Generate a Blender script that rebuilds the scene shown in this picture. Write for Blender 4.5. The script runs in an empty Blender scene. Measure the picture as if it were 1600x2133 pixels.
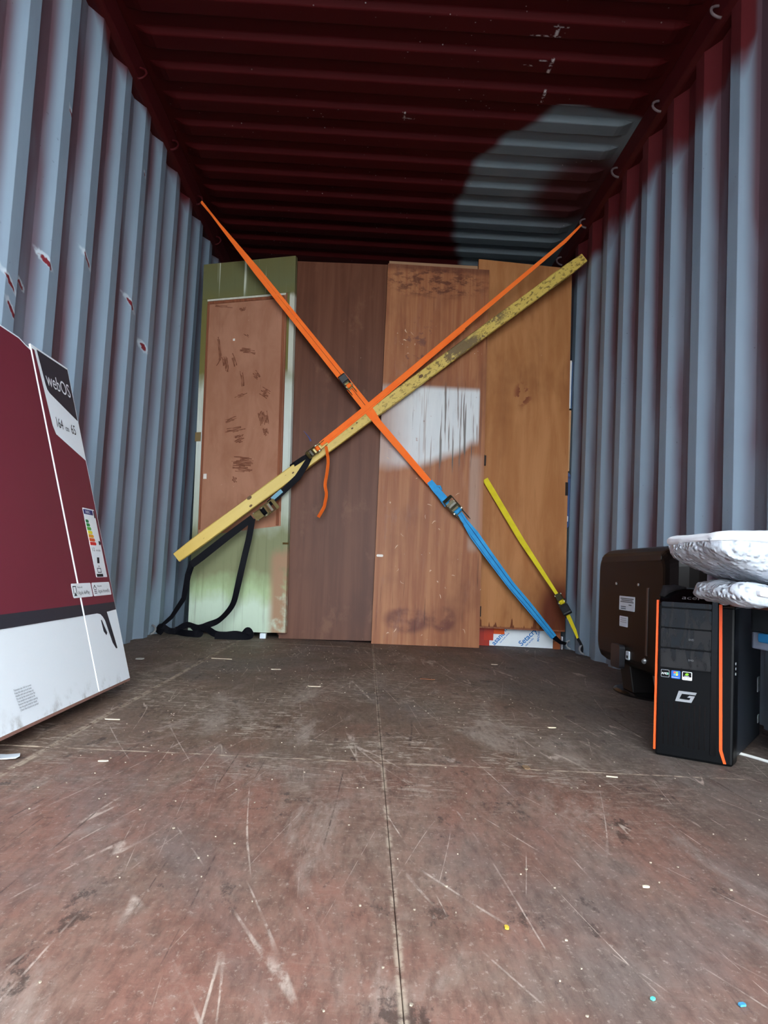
import bpy, math, random
from mathutils import Vector as V, Matrix
random.seed(7)
SC = bpy.context.scene
COL = SC.collection

# ------------------------------------------------------------------ camera, sky, exposure
F, YAW, PITCH, ROLL, CX, CZ = 1608.78, .01896, .07454, .05135, -.04096, .41558
fw = V((math.sin(YAW)*math.cos(PITCH), math.cos(YAW)*math.cos(PITCH), math.sin(PITCH)))
rt = V((math.cos(YAW), -math.sin(YAW), 0))
up = rt.cross(fw)
rt, up = rt*math.cos(ROLL)+up*math.sin(ROLL), up*math.cos(ROLL)-rt*math.sin(ROLL)
cd = bpy.data.cameras.new('camera')
cd.sensor_fit = 'HORIZONTAL'; cd.sensor_width = 36; cd.lens = F*36/1600; cd.clip_start = .02
cam = bpy.data.objects.new('camera', cd); COL.objects.link(cam)
cam.matrix_world = Matrix((( rt.x, up.x, -fw.x, CX), (rt.y, up.y, -fw.y, 0), (rt.z, up.z, -fw.z, CZ), (0, 0, 0, 1)))
SC.camera = cam

MOUTH = -1.15            # where the container's open end stands
w = bpy.data.worlds.new('overcast_sky'); SC.world = w; w.use_nodes = True
bg = w.node_tree.nodes['Background']
bg.inputs[0].default_value = (.85, .935, 1.0, 1); bg.inputs[1].default_value = 3.0
SC.view_settings.view_transform = 'Standard'
try: SC.view_settings.look = 'None'
except Exception: pass
SC.view_settings.gamma = 1; SC.view_settings.use_curve_mapping = False
SC.view_settings.exposure = 2.68
SC.cycles.use_denoising = True
SC.cycles.max_bounces = 10; SC.cycles.diffuse_bounces = 6

# ------------------------------------------------------------------ helpers
def lin(c): return c/12.92 if c <= .04045 else ((c+.055)/1.055)**2.4
def C(r, g, b): return (lin(r/255), lin(g/255), lin(b/255), 1)

class NT:
    """small wrapper that writes shader nodes"""
    def __init__(s, name, rough=.6, metal=0., spec=.4):
        s.m = bpy.data.materials.new(name); s.m.use_nodes = True
        s.t = s.m.node_tree; s.b = s.t.nodes['Principled BSDF']
        s.b.inputs['Roughness'].default_value = rough; s.b.inputs['Metallic'].default_value = metal
        s.b.inputs['Specular IOR Level'].default_value = spec
        s._co = None
    def put(s, sock, v):
        if isinstance(v, bpy.types.NodeSocket): s.t.links.new(v, sock)
        else: sock.default_value = v
    def co(s):
        if s._co is None: s._co = s.t.nodes.new('ShaderNodeTexCoord').outputs['Object']
        return s._co
    def xyz(s):
        n = s.t.nodes.new('ShaderNodeSeparateXYZ'); s.put(n.inputs[0], s.co()); return n.outputs
    def sc(s, v3, vec=None):
        n = s.t.nodes.new('ShaderNodeVectorMath'); n.operation = 'MULTIPLY'
        s.put(n.inputs[0], vec or s.co()); n.inputs[1].default_value = v3; return n.outputs[0]
    def addv(s, a, b):
        n = s.t.nodes.new('ShaderNodeVectorMath'); s.put(n.inputs[0], a); s.put(n.inputs[1], b); return n.outputs[0]
    def noise(s, scale3=(1, 1, 1), scale=5., detail=4., rough=.55, dist=0., col=False, vec=None):
        n = s.t.nodes.new('ShaderNodeTexNoise'); s.put(n.inputs['Vector'], s.sc(scale3, vec))
        n.inputs['Scale'].default_value = scale; n.inputs['Detail'].default_value = detail
        n.inputs['Roughness'].default_value = rough; n.inputs['Distortion'].default_value = dist
        return n.outputs[1 if col else 0]
    def voro(s, scale3=(1, 1, 1), scale=5., feature='F1', out=0):
        n = s.t.nodes.new('ShaderNodeTexVoronoi'); n.feature = feature
        s.put(n.inputs['Vector'], s.sc(scale3)); n.inputs['Scale'].default_value = scale; return n.outputs[out]
    def ma(s, op, a, b=0., c=0., clamp=False):
        n = s.t.nodes.new('ShaderNodeMath'); n.operation = op; n.use_clamp = clamp
        for i, v in enumerate((a, b, c)): s.put(n.inputs[i], v)
        return n.outputs[0]
    def sm(s, v, a, b, c=0., d=1.):
        n = s.t.nodes.new('ShaderNodeMapRange'); n.interpolation_type = 'SMOOTHSTEP'
        for i, x in enumerate((v, a, b, c, d)): s.put(n.inputs[i], x)
        return n.outputs[0]
    def mix(s, f, a, b):
        n = s.t.nodes.new('ShaderNodeMix'); n.data_type = 'RGBA'
        s.put(n.inputs[0], f); s.put(n.inputs[6], a); s.put(n.inputs[7], b); return n.outputs[2]
    def ramp(s, f, stops):
        n = s.t.nodes.new('ShaderNodeValToRGB'); e = n.color_ramp.elements
        while len(e) < len(stops): e.new(.5)
        for q, (p, c) in zip(e, stops): q.position = p; q.color = c if len(c) == 4 else (*c, 1)
        s.put(n.inputs[0], f); return n.outputs[0]
    def box(s, u, v, u0, u1, v0, v1, soft=.02):
        a = s.ma('MULTIPLY', s.sm(u, u0-soft, u0+soft), s.sm(u, u1-soft, u1+soft, 1., 0.))
        b = s.ma('MULTIPLY', s.sm(v, v0-soft, v0+soft), s.sm(v, v1-soft, v1+soft, 1., 0.))
        return s.ma('MULTIPLY', a, b)
    def ell(s, u, v, cu, cv, ru, rv, soft=.3):
        a = s.ma('DIVIDE', s.ma('SUBTRACT', u, cu), ru); b = s.ma('DIVIDE', s.ma('SUBTRACT', v, cv), rv)
        d = s.ma('SQRT', s.ma('ADD', s.ma('MULTIPLY', a, a), s.ma('MULTIPLY', b, b)))
        return s.sm(d, 1-soft, 1+soft, 1., 0.)
    def bump(s, h, strength=.3, dist=.01):
        n = s.t.nodes.new('ShaderNodeBump'); n.inputs['Strength'].default_value = strength
        n.inputs['Distance'].default_value = dist; s.put(n.inputs['Height'], h); s.put(s.b.inputs['Normal'], n.outputs[0])
    def color(s, c): s.put(s.b.inputs['Base Color'], c); return s
    def rough(s, r): s.put(s.b.inputs['Roughness'], r); return s

_plain = {}
def plain(name, rgb, rough=.6, metal=0., spec=.4, var=.12, scale=30., bump=0.):
    if name in _plain: return _plain[name]
    n = NT(name, rough, metal, spec); c = C(*rgb)
    d = tuple(x*(1-var) for x in c[:3])+(1,); l = tuple(min(1, x*(1+var)) for x in c[:3])+(1,)
    f = n.noise(scale=scale, detail=3)
    n.color(n.mix(f, d, l))
    if bump: n.bump(f, bump, .002)
    _plain[name] = n.m; return n.m

class MB:
    def __init__(s): s.v = []; s.f = []
    def add(s, vs, fs):
        o = len(s.v); s.v += [tuple(x) for x in vs]; s.f += [tuple(i+o for i in f) for f in fs]; return s
    def box(s, a, b, M=None):
        x0, y0, z0 = a; x1, y1, z1 = b
        vs = [V(p) for p in ((x0, y0, z0), (x1, y0, z0), (x1, y1, z0), (x0, y1, z0), (x0, y0, z1), (x1, y0, z1), (x1, y1, z1), (x0, y1, z1))]
        if M: vs = [M @ p for p in vs]
        return s.add(vs, [(0, 3, 2, 1), (4, 5, 6, 7), (0, 1, 5, 4), (1, 2, 6, 5), (2, 3, 7, 6), (3, 0, 4, 7)])
    def prism(s, poly, f0, f1):
        """poly: 2-D points; f0/f1 map a 2-D point to 3-D for either cap"""
        n = len(poly); vs = [f0(p) for p in poly]+[f1(p) for p in poly]
        return s.add(vs, [tuple(range(n-1, -1, -1)), tuple(range(n, 2*n))]+[(i, (i+1) % n, n+(i+1) % n, n+i) for i in range(n)])
    def tube(s, pts, r, seg=8, closed=False):
        pts = [V(p) for p in pts]; n = len(pts); rings = []
        ref = V((.31, .17, .93))
        for i, p in enumerate(pts):
            a = pts[(i-1) % n] if (closed or i) else p; b = pts[(i+1) % n] if (closed or i < n-1) else p
            t = (b-a).normalized(); u = t.cross(ref).normalized(); w_ = t.cross(u)
            rr = r[i] if isinstance(r, (list, tuple)) else r
            rings.append([p+u*rr*math.cos(2*math.pi*k/seg)+w_*rr*math.sin(2*math.pi*k/seg) for k in range(seg)])
        fs = []
        for i in range(n if closed else n-1):
            j = (i+1) % n
            fs += [(i*seg+k, i*seg+(k+1) % seg, j*seg+(k+1) % seg, j*seg+k) for k in range(seg)]
        if not closed: fs += [tuple(range(seg-1, -1, -1)), tuple((n-1)*seg+k for k in range(seg))]
        return s.add([p for r_ in rings for p in r_], fs)
    def band(s, pts, width, nrm=(0, -1, 0), th=.0022):
        """flat webbing along pts; nrm one vector or one per point; width one value or one per point"""
        pts = [V(p) for p in pts]; n = len(pts); vs = []
        for i, p in enumerate(pts):
            t = (pts[min(i+1, n-1)]-pts[max(i-1, 0)]).normalized()
            nn = V(nrm[i] if isinstance(nrm, list) else nrm)
            wv = t.cross(nn).normalized(); no = wv.cross(t).normalized()
            h = (width[i] if isinstance(width, list) else width)/2
            vs += [p-wv*h-no*th/2, p+wv*h-no*th/2, p+wv*h+no*th/2, p-wv*h+no*th/2]
        fs = [(0, 3, 2, 1), (4*n-4, 4*n-3, 4*n-2, 4*n-1)]
        for i in range(n-1):
            a = 4*i
            fs += [(a+k, a+(k+1) % 4, a+4+(k+1) % 4, a+4+k) for k in range(4)]
        return s.add(vs, fs)
    def build(s, name, mat, parent=None, smooth=False, bevel=0.):
        me = bpy.data.meshes.new(name); me.from_pydata(s.v, [], s.f); me.materials.append(mat); me.update()
        if smooth: me.polygons.foreach_set('use_smooth', [True]*len(me.polygons))
        o = bpy.data.objects.new(name, me); COL.objects.link(o)
        if parent: o.parent = parent
        if bevel:
            b = o.modifiers.new('bevel', 'BEVEL'); b.width = bevel; b.segments = 2; b.limit_method = 'ANGLE'
        return o

def empty(name, M=None):
    o = bpy.data.objects.new(name, None); COL.objects.link(o); o.empty_display_size = .05
    if M is not None: o.matrix_world = M
    return o
def tag(o, label, cat, group=None):
    o['label'] = label; o['category'] = cat
    if group: o['group'] = group
    return o
def struct(o): o['kind'] = 'structure'; return o
def lab(o, t): o['label'] = t; return o
def catmull(pts, n=6):
    P = [V(p) for p in pts]; out = []
    for i in range(len(P)-1):
        a, b, c, d = P[max(i-1, 0)], P[i], P[i+1], P[min(i+2, len(P)-1)]
        for k in range(n):
            t = k/n
            out.append(.5*((2*b)+(c-a)*t+(2*a-5*b+4*c-d)*t*t+(3*b-3*c+d-a)*t**3))
    return out+[P[-1]]
def text(body, size, M, mat, parent, name='lettering', extrude=0., sx=1., align='LEFT', bold=0.):
    cu = bpy.data.curves.new(name, 'FONT'); cu.body = body; cu.size = size; cu.align_x = align; cu.resolution_u = 3; cu.offset = bold
    t = bpy.data.objects.new(name, cu); COL.objects.link(t)
    me = bpy.data.meshes.new_from_object(t); bpy.data.objects.remove(t)
    for v_ in me.vertices: v_.co = M @ V((v_.co.x*sx, v_.co.y, v_.co.z))
    me.materials.clear(); me.materials.append(mat)
    o = bpy.data.objects.new(name, me); COL.objects.link(o); o.parent = parent
    return o
def flat(poly, fn, th, name, mat, parent):
    """thin printed or glued piece: poly in face coordinates, fn(u, v, out) -> local 3-D"""
    return MB().prism(poly, lambda p: fn(p[0], p[1], 0), lambda p: fn(p[0], p[1], th)).build(name, mat, parent)
def rect(u0, u1, v0, v1): return [(u0, v0), (u1, v0), (u1, v1), (u0, v1)]
def rrect(u0, u1, v0, v1, r, k=4):
    out = []
    for cu, cv, a0 in ((u1-r, v0+r, -90), (u1-r, v1-r, 0), (u0+r, v1-r, 90), (u0+r, v0+r, 180)):
        for i in range(k+1):
            a = math.radians(a0+90*i/k); out.append((cu+r*math.cos(a), cv+r*math.sin(a)))
    return out

# ------------------------------------------------------------------ materials of the shell
GREY = C(146, 157, 166); MAROON = C(92, 30, 34)
def wall_material(side):
    n = NT('sprayed_grey_wall_paint', .55, 0, .25); x, y, z = n.xyz()
    ax = n.ma('ABSOLUTE', x)
    rec = n.sm(ax, 1.178, 1.206)
    big = n.noise((.25, 1.7, .35), 2.2, 3, .6)
    thin = n.ma('MULTIPLY', rec, n.sm(big, .34, .62, .45, 1.1))
    thin = n.ma('MULTIPLY', thin, n.sm(z, .16, .36))
    cloud = n.noise((1, 1, .6), 3.5, 4, .6)
    thin = n.ma('ADD', thin, n.sm(cloud, .5, .85, 0., .22), clamp=True)
    edge = n.noise((1, 1.6, .8), 3., 3, .5)
    zz = n.ma('ADD', z, n.ma('MULTIPLY', n.ma('SUBTRACT', edge, .5), .35))
    top = n.sm(zz, 2.40 if side < 0 else 2.47, 2.52 if side < 0 else 2.58)
    if side > 0:   # bare undercoat running down beside the mouth
        top = n.ma('MAXIMUM', top, n.ma('MULTIPLY', n.sm(zz, 2.18, 2.34), n.sm(y, 2.44, 2.5, 0., 1.)))
        top = n.ma('MULTIPLY', top, 1.)
    m = n.ma('MAXIMUM', n.ma('MULTIPLY', thin, .8), top)
    g = n.mix(n.noise((1, 1, .25), 6, 5, .65), C(128, 147, 164), C(154, 170, 185))
    col = n.mix(m, g, n.mix(edge, C(84, 27, 31), C(102, 38, 41)))
    if side < 0:
        wob = n.noise(scale=34, detail=2)
        yw = n.ma('ADD', y, n.ma('MULTIPLY', n.ma('SUBTRACT', wob, .5), .05))
        zw = n.ma('ADD', n.ma('ADD', z, n.ma('MULTIPLY', n.ma('SUBTRACT', n.noise(scale=27, detail=2), .5), .035)), n.ma('MULTIPLY', y, .55))
        for cy, cz, ry, rz in ((2.46, 1.28, .03, .012), (2.57, 1.40, .04, .013), (2.9, 1.54, .045, .014), (3.46, 1.56, .05, .016), (3.72, 1.44, .03, .02), (2.32, 1.23, .05, .012), (2.35, 1.15, .05, .013), (2.66, 1.97, .03, .012), (2.5, 2.35, .03, .014), (3.5, 2.2, .02, .01)):
            d = n.ell(yw, zw, cy, cz+.55*cy, ry*1.05, rz*1.1, .3); col = n.mix(d, col, C(186, 196, 204))
            d = n.ell(yw, zw, cy, cz+.55*cy-.004, ry*.62, rz*.7, .2); col = n.mix(d, col, C(120, 40, 48))
    sp = n.noise(scale=60, detail=3, rough=.6); spk = n.ma('MULTIPLY', n.sm(sp, .70, .74), n.sm(cloud, .48, .6))
    col = n.mix(n.ma('MULTIPLY', spk, .6), col, C(60, 50, 52))
    n.color(col); n.bump(n.noise((1, 1, .3), 25, 4), .12, .004)
    return n.m
def ceiling_material():
    n = NT('dark_red_roof_paint', .65, 0, .12); x, y, z = n.xyz()
    wob = n.ma('MULTIPLY', n.ma('SUBTRACT', n.noise((1, 1, 0), 2.6, 2, .5), .5), .16)
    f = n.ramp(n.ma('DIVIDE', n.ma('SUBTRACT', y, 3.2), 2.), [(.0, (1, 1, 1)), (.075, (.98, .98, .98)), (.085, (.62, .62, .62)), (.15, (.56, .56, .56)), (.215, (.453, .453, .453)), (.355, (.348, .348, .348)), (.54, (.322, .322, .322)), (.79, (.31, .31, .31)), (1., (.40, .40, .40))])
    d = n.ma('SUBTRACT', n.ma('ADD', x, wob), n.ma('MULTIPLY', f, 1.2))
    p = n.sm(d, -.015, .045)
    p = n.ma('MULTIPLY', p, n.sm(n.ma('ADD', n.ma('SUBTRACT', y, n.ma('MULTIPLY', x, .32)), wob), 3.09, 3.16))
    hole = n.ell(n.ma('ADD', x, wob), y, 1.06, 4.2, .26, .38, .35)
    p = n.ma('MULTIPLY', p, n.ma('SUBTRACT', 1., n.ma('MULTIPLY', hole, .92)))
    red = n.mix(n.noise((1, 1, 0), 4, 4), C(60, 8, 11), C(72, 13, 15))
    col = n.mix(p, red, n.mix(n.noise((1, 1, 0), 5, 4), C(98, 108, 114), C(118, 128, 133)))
    # scraped lines with bare light metal
    scr = None
    for cx, cy, hx, hy in ((.60, 2.915, .006, .05), (.56, 2.935, .06, .003), (.61, 2.88, .03, .003), (.625, 3.118, .006, .045), (.65, 3.33, .005, .04), (.60, 3.085, .03, .003), (.53, 3.12, .02, .003), (.03, 3.545, .003, .03), (.05, 3.56, .03, .003)):
        b = n.box(n.ma('ADD', x, n.ma('MULTIPLY', wob, .15)), y, cx-hx, cx+hx, cy-hy, cy+hy, .004)
        scr = b if scr is None else n.ma('MAXIMUM', scr, b)
    scr = n.ma('MULTIPLY', scr, n.sm(n.noise(scale=50, detail=3), .42, .56))
    dots = n.ma('MULTIPLY', n.sm(n.voro(scale=26), .05, .10, 1., 0.), n.sm(n.noise(scale=2.2), .5, .62))
    scr = n.ma('MAXIMUM', scr, n.ma('MULTIPLY', dots, .7))
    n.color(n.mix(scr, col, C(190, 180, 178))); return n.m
def floor_material():
    n = NT('worn_plywood_floor', .62, 0, .2); x, y, z = n.xyz()
    A = n.noise((1, .5, 1), 2.3, 6, .65, .5)
    B = n.noise((1, .45, 1), 6.5, 7, .72, .6)
    col = n.mix(n.sm(A, .38, .6), C(130, 96, 83), C(132, 114, 101))
    col = n.mix(n.ma('MULTIPLY', n.sm(B, .44, .60), .65), col, C(98, 75, 64))
    redder = n.ma('MULTIPLY', n.ell(x, y, -.2, .95, .6, .8, .6), n.sm(A, .36, .62, 1., .2))
    col = n.mix(n.ma('MULTIPLY', redder, .5), col, C(148, 101, 88))
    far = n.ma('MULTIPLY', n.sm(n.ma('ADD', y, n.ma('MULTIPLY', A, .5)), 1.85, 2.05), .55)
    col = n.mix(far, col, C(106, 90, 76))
    # the veneer is worn across its grain to pale flecks
    G = n.noise((13, 38, 1), 1.6, 7, .76, .9); P = n.noise((1, .9, 1), 2.8, 5, .62, .4)
    pale = n.ma('MULTIPLY', n.sm(G, .5, .62), n.sm(P, .40, .55))
    col = n.mix(n.ma('MULTIPLY', pale, n.ma('MULTIPLY', n.sm(y, 1.2, 1.9, .10, .95), n.sm(y, 2.7, 3.4, 1., .45))), col, C(190, 176, 160))
    W = n.noise((1.3, .5, 1), 3.1, 7, .7, .8)
    col = n.mix(n.ma('MULTIPLY', n.sm(W, .52, .66), .65), col, C(170, 154, 142))
    D = n.noise((1, .7, 1), 1.9, 6, .66, .5, vec=n.addv(n.co(), (4.3, 9.1, 0)))
    col = n.mix(n.ma('MULTIPLY', n.sm(D, .48, .66), .6), col, C(116, 108, 104))
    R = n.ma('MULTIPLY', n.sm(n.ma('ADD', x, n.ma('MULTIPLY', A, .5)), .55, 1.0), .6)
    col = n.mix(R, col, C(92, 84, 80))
    S = n.noise((2.2, 1., 1), 5.2, 7, .74, vec=n.addv(n.co(), (1.7, 3.9, 0)))
    col = n.mix(n.ma('MULTIPLY', n.sm(S, .585, .65), .75), col, C(62, 52, 48))
    # drag scratches: thin contour lines drawn down the length
    for k, (sx, sy, rot, wd, c_) in enumerate(((5.5, .28, .05, .004, (206, 186, 172)), (8., .35, -.22, .0035, (200, 180, 166)), (5., .4, .42, .004, (196, 178, 164)), (9, .3, -.03, .006, (72, 56, 50)), (13., .4, .12, .004, (210, 192, 176)))):
        u = n.ma('ADD', x, n.ma('MULTIPLY', y, rot))
        cb = n.t.nodes.new('ShaderNodeCombineXYZ'); n.put(cb.inputs[0], n.ma('MULTIPLY', u, sx)); n.put(cb.inputs[1], n.ma('MULTIPLY', y, sy)); cb.inputs[2].default_value = k*3.7
        q = n.noise((1, 1, 1), 1., 1, .5, .0, vec=cb.outputs[0])
        line = n.sm(n.ma('ABSOLUTE', n.ma('SUBTRACT', q, .5)), wd*.3, wd, 1., 0.)
        cut = n.sm(n.noise((3, 1.1, 1), 2.2, 3, .6, vec=n.addv(n.co(), (k*5.1, k*2.3, 0))), .5, .6)
        rag = n.sm(n.noise((50, 22, 1), 1., 4, .7), .36, .55)
        col = n.mix(n.ma('MULTIPLY', n.ma('MULTIPLY', line, cut), n.ma('MULTIPLY', rag, .75)), col, C(*c_))
    fine = n.noise((70, 16, 1), 1., 6, .75)
    col = n.mix(n.sm(fine, .40, .70, 0., .5), col, C(70, 54, 47))
    fine2 = n.noise((90, 60, 1), 1.3, 4, .75)
    col = n.mix(n.sm(fine2, .55, .72, 0., .5), col, C(190, 174, 160))
    seam = n.sm(n.ma('ABSOLUTE', n.ma('SUBTRACT', x, .016)), .002, .007, 1., 0.)
    seam = n.ma('MAXIMUM', seam, n.sm(n.ma('ABSOLUTE', n.ma('SUBTRACT', x, -.70)), .004, .012, 1., 0.))
    seam = n.ma('MAXIMUM', seam, n.sm(n.ma('ABSOLUTE', n.ma('SUBTRACT', y, 1.706)), .003, .010, 1., 0.))
    col = n.mix(n.ma('MULTIPLY', seam, n.sm(n.noise((20, 20, 1), 1.4, 4, .7), .42, .58, 0., .75)), col, C(184, 166, 146))
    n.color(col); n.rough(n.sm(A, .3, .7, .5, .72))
    n.bump(n.ma('ADD', n.ma('MULTIPLY', G, .5), n.ma('MULTIPLY', B, .8)), .35, .004); return n.m

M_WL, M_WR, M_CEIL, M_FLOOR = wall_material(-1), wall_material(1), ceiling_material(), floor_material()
M_RAIL = plain('maroon_rail_paint', (72, 18, 21), .6, spec=.15, var=.2, scale=9)
M_BACK = plain('grey_back_wall_paint', (110, 110, 114), .6, var=.15, scale=5)  # back wall in a slightly mottled mid grey
M_STEEL = plain('dull_ring_steel', (96, 80, 82), .6, 0., var=.25)

# ------------------------------------------------------------------ container shell
BACK, TOP = 5.75, 2.52
gr = MB().box((-9, -14, -.36), (9, MOUTH-.02, -.2)).build('ground', plain('pale_concrete_yard', (150, 148, 144), .85, var=.15, scale=2.)); struct(gr)
floor = struct(empty('floor'))
MB().box((-1.2, MOUTH, -.17), (1.2, BACK, -.03)).build('steel_crossmember_bed', plain('black_floor_bed', (24, 22, 21), .8), floor)
xs = [-1.2, -.70, .016, .73, 1.2]; ys = [MOUTH, -.72, 1.706, 4.12, BACK]
for i in range(4):
    for j in range(4):
        dz = random.uniform(-.0006, .0006); g = .0004
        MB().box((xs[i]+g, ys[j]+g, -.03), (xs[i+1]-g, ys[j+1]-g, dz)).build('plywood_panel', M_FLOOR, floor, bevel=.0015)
MB().box((-1.206, MOUTH-.01, -.2), (1.206, MOUTH, -.004)).build('door_sill', plain('sill_steel', (90, 84, 80), .6, .3), floor)

dl = struct(MB().box((-1.225, MOUTH-1.16, -.12), (-1.175, MOUTH-.01, 2.6)).build('added_door_leaf', M_RAIL, bevel=.006))  # unseen open leaf, added to keep daylight off the right wall and floor
for y in (-.28, -.52):
    MB().tube([(-1.15, MOUTH+y*2, -.1), (-1.15, MOUTH+y*2, 2.58)], .017, 10).build('locking_bar', M_STEEL, dl)
def corrugated_wall(side, edge, pitch, mat, name):
    """edge: far end of one inner flat; profile flats .076/.072 wide with .074 slopes, 36 mm deep"""
    inner, outer = 1.170*side, 1.206*side
    prof = []; k0 = int((MOUTH-edge)/pitch)-1; y = edge+k0*pitch
    while y < BACK:
        prof += [(y-.075, inner), (y, inner), (y+.070, outer), (y+.148, outer)]
        y += pitch
    prof = [p for p in prof if MOUTH < p[0] < BACK]
    prof = [(MOUTH, prof[0][1])]+prof+[(BACK, prof[-1][1])]
    mb = MB(); zs = [-.03, 1.25, TOP]; n = len(prof)
    vs = [(x, y, z) for z in zs for y, x in prof]; fs = [(r*n+i, r*n+i+1, (r+1)*n+i+1, (r+1)*n+i) for r in range(2) for i in range(n-1)]
    mb.add(vs, fs); o = mb.build(name, mat)
    s = o.modifiers.new('sheet', 'SOLIDIFY'); s.thickness = .004; s.offset = 1 if side > 0 else -1
    b = o.modifiers.new('bend', 'BEVEL'); b.width = .006; b.segments = 2; b.limit_method = 'ANGLE'; b.angle_limit = .3
    return struct(o)
wl = corrugated_wall(-1, 2.365, .2915, M_WL, 'wall_left')
wr = corrugated_wall(1, 2.322, .2985, M_WR, 'wall_right')
# outer skins keep daylight out above the sheets
for sd, nm in ((-1, 'wall_left_outer'), (1, 'wall_right_outer')):
    o = MB().box((sd*1.224-.006, MOUTH, -.2), (sd*1.224+.006, BACK+.05, 2.70)).build(nm, M_RAIL, wl if sd < 0 else wr); o.name = 'outer_skin'

def lash_ring(parent, p, side, mat=M_STEEL, r=.032):
    pts = []
    for i in range(9):
        a = math.radians(-90+180*i/8)
        pts.append((p[0]-side*r*1.05*math.cos(a), p[1]+.012*math.sin(a), p[2]+r*math.sin(a)))
    return MB().tube(pts, .0058, 8).build('lashing_ring', mat, parent, True)
for k, (sd, nm) in enumerate(((-1, 'trim_1'), (1, 'trim_2'))):
    mb = MB(); poly = [(1.218, TOP-.03), (1.172, TOP-.03), (1.150, TOP-.015), (1.146, TOP+.075), (1.158, TOP+.11), (1.218, TOP+.11)]
    mb.prism(poly, lambda q: (sd*q[0], MOUTH, q[1]), lambda q: (sd*q[0], BACK, q[1]))
    t = struct(mb.build(nm, M_RAIL)); t.modifiers.new('soft', 'BEVEL').width = .004
    for y in (1.5, 2.08, 2.66, 3.24, 3.81, 4.40, 4.96):
        lash_ring(t, (sd*1.146, y, 2.515), sd, M_RAIL if sd < 0 else M_STEEL)
for sd, y, par in ((-1, 4.17, wl), (1, 4.24, wr), (1, 4.52, wr)):
    lash_ring(par, (sd*1.168, y, .035), sd, plain('pale_ring_steel', (150, 150, 152), .5, .2), .022)
# roof sheet: die-stamped ribs that fade out beside the rails
mb = MB(); y0 = 2.845; pitch = .2205; prof = []
k = int((MOUTH-y0)/pitch)-1
while y0+k*pitch < BACK:
    c = y0+k*pitch; prof += [(c-.011, 1.), (c+.011, 0.), (c+.100, 0.), (c+.124, 1.)]; k += 1
prof = [p for p in prof if MOUTH < p[0] < BACK]; prof = [(MOUTH, prof[0][1])]+prof+[(BACK, prof[-1][1])]
cols = [(-1.17, 0), (-1.12, 0), (-1.075, .75), (-1.05, 1), (0, 1), (1.05, 1), (1.075, .75), (1.12, 0), (1.17, 0)]
vs = [(x, y, 2.606-.024*(1-h)*a+.0*(1-a)) for y, h in prof for x, a in cols]; nc = len(cols)
mb.add(vs, [(i*nc+j, (i+1)*nc+j, (i+1)*nc+j+1, i*nc+j+1) for i in range(len(prof)-1) for j in range(nc-1)])
ce = struct(mb.build('ceiling', M_CEIL)); b = ce.modifiers.new('bend', 'BEVEL'); b.width = .005; b.segments = 2; b.angle_limit = .25
MB().box((-1.22, MOUTH, 2.66), (1.22, BACK+.05, 2.68)).build('roof_skin', M_RAIL, ce)
# back wall, corrugated
mb = MB(); prof = []; x = -1.2
while x < 1.2: prof += [(x, 0), (x+.06, 0), (x+.12, .04), (x+.2, .04)]; x += .26
prof = [p for p in prof if p[0] <= 1.22]; n = len(prof)
mb.add([(px, BACK+d, z) for z in (-.03, 2.66) for px, d in prof], [(i, i+1, n+i+1, n+i) for i in range(n-1)])
wb = struct(mb.build('wall_back', M_BACK)); MB().box((-1.23, BACK+.05, -.2), (1.23, BACK+.06, 2.68)).build('outer_skin', M_RAIL, wb)

# ------------------------------------------------------------------ doors leaning across the container
def wood(name, a, b, c, grain=(26, 1, .8), rough=.5, extra=None, contrast=1., spec=.14):
    n = NT(name, rough, 0, spec); x, y, z = n.xyz()
    g = n.noise(grain, 1.6, 6, .62, .5); f = n.noise((70, 1, 3), 1., 4, .7); big = n.noise((1.6, 1, .8), 2.2, 4, .6)
    col = n.mix(n.sm(g, .34, .68), C(*a), C(*b)); col = n.mix(n.ma('MULTIPLY', n.sm(big, .48, .72), .6*contrast), col, C(*c))
    col = n.mix(n.ma('MULTIPLY', n.sm(f, .58, .74), .28), col, C(*[int(q*.6) for q in c]))
    sp = n.ma('MULTIPLY', n.sm(n.noise(scale=48, detail=4, rough=.65), .70, .74), n.sm(n.noise(scale=3.1), .48, .62))
    col = n.mix(n.ma('MULTIPLY', sp, .7), col, C(214, 190, 168))
    if extra: col = extra(n, col, x, y, z)
    n.color(col); n.bump(n.ma('ADD', n.ma('MULTIPLY', g, .6), n.ma('MULTIPLY', f, .3)), .25, .002); return n.m
def frame_at(loc, yaw, lean, tilt):
    return Matrix.Translation(V(loc)) @ Matrix.Rotation(yaw, 4, 'Z') @ Matrix.Rotation(-lean, 4, 'X') @ Matrix.Rotation(tilt, 4, 'Y')

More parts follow.
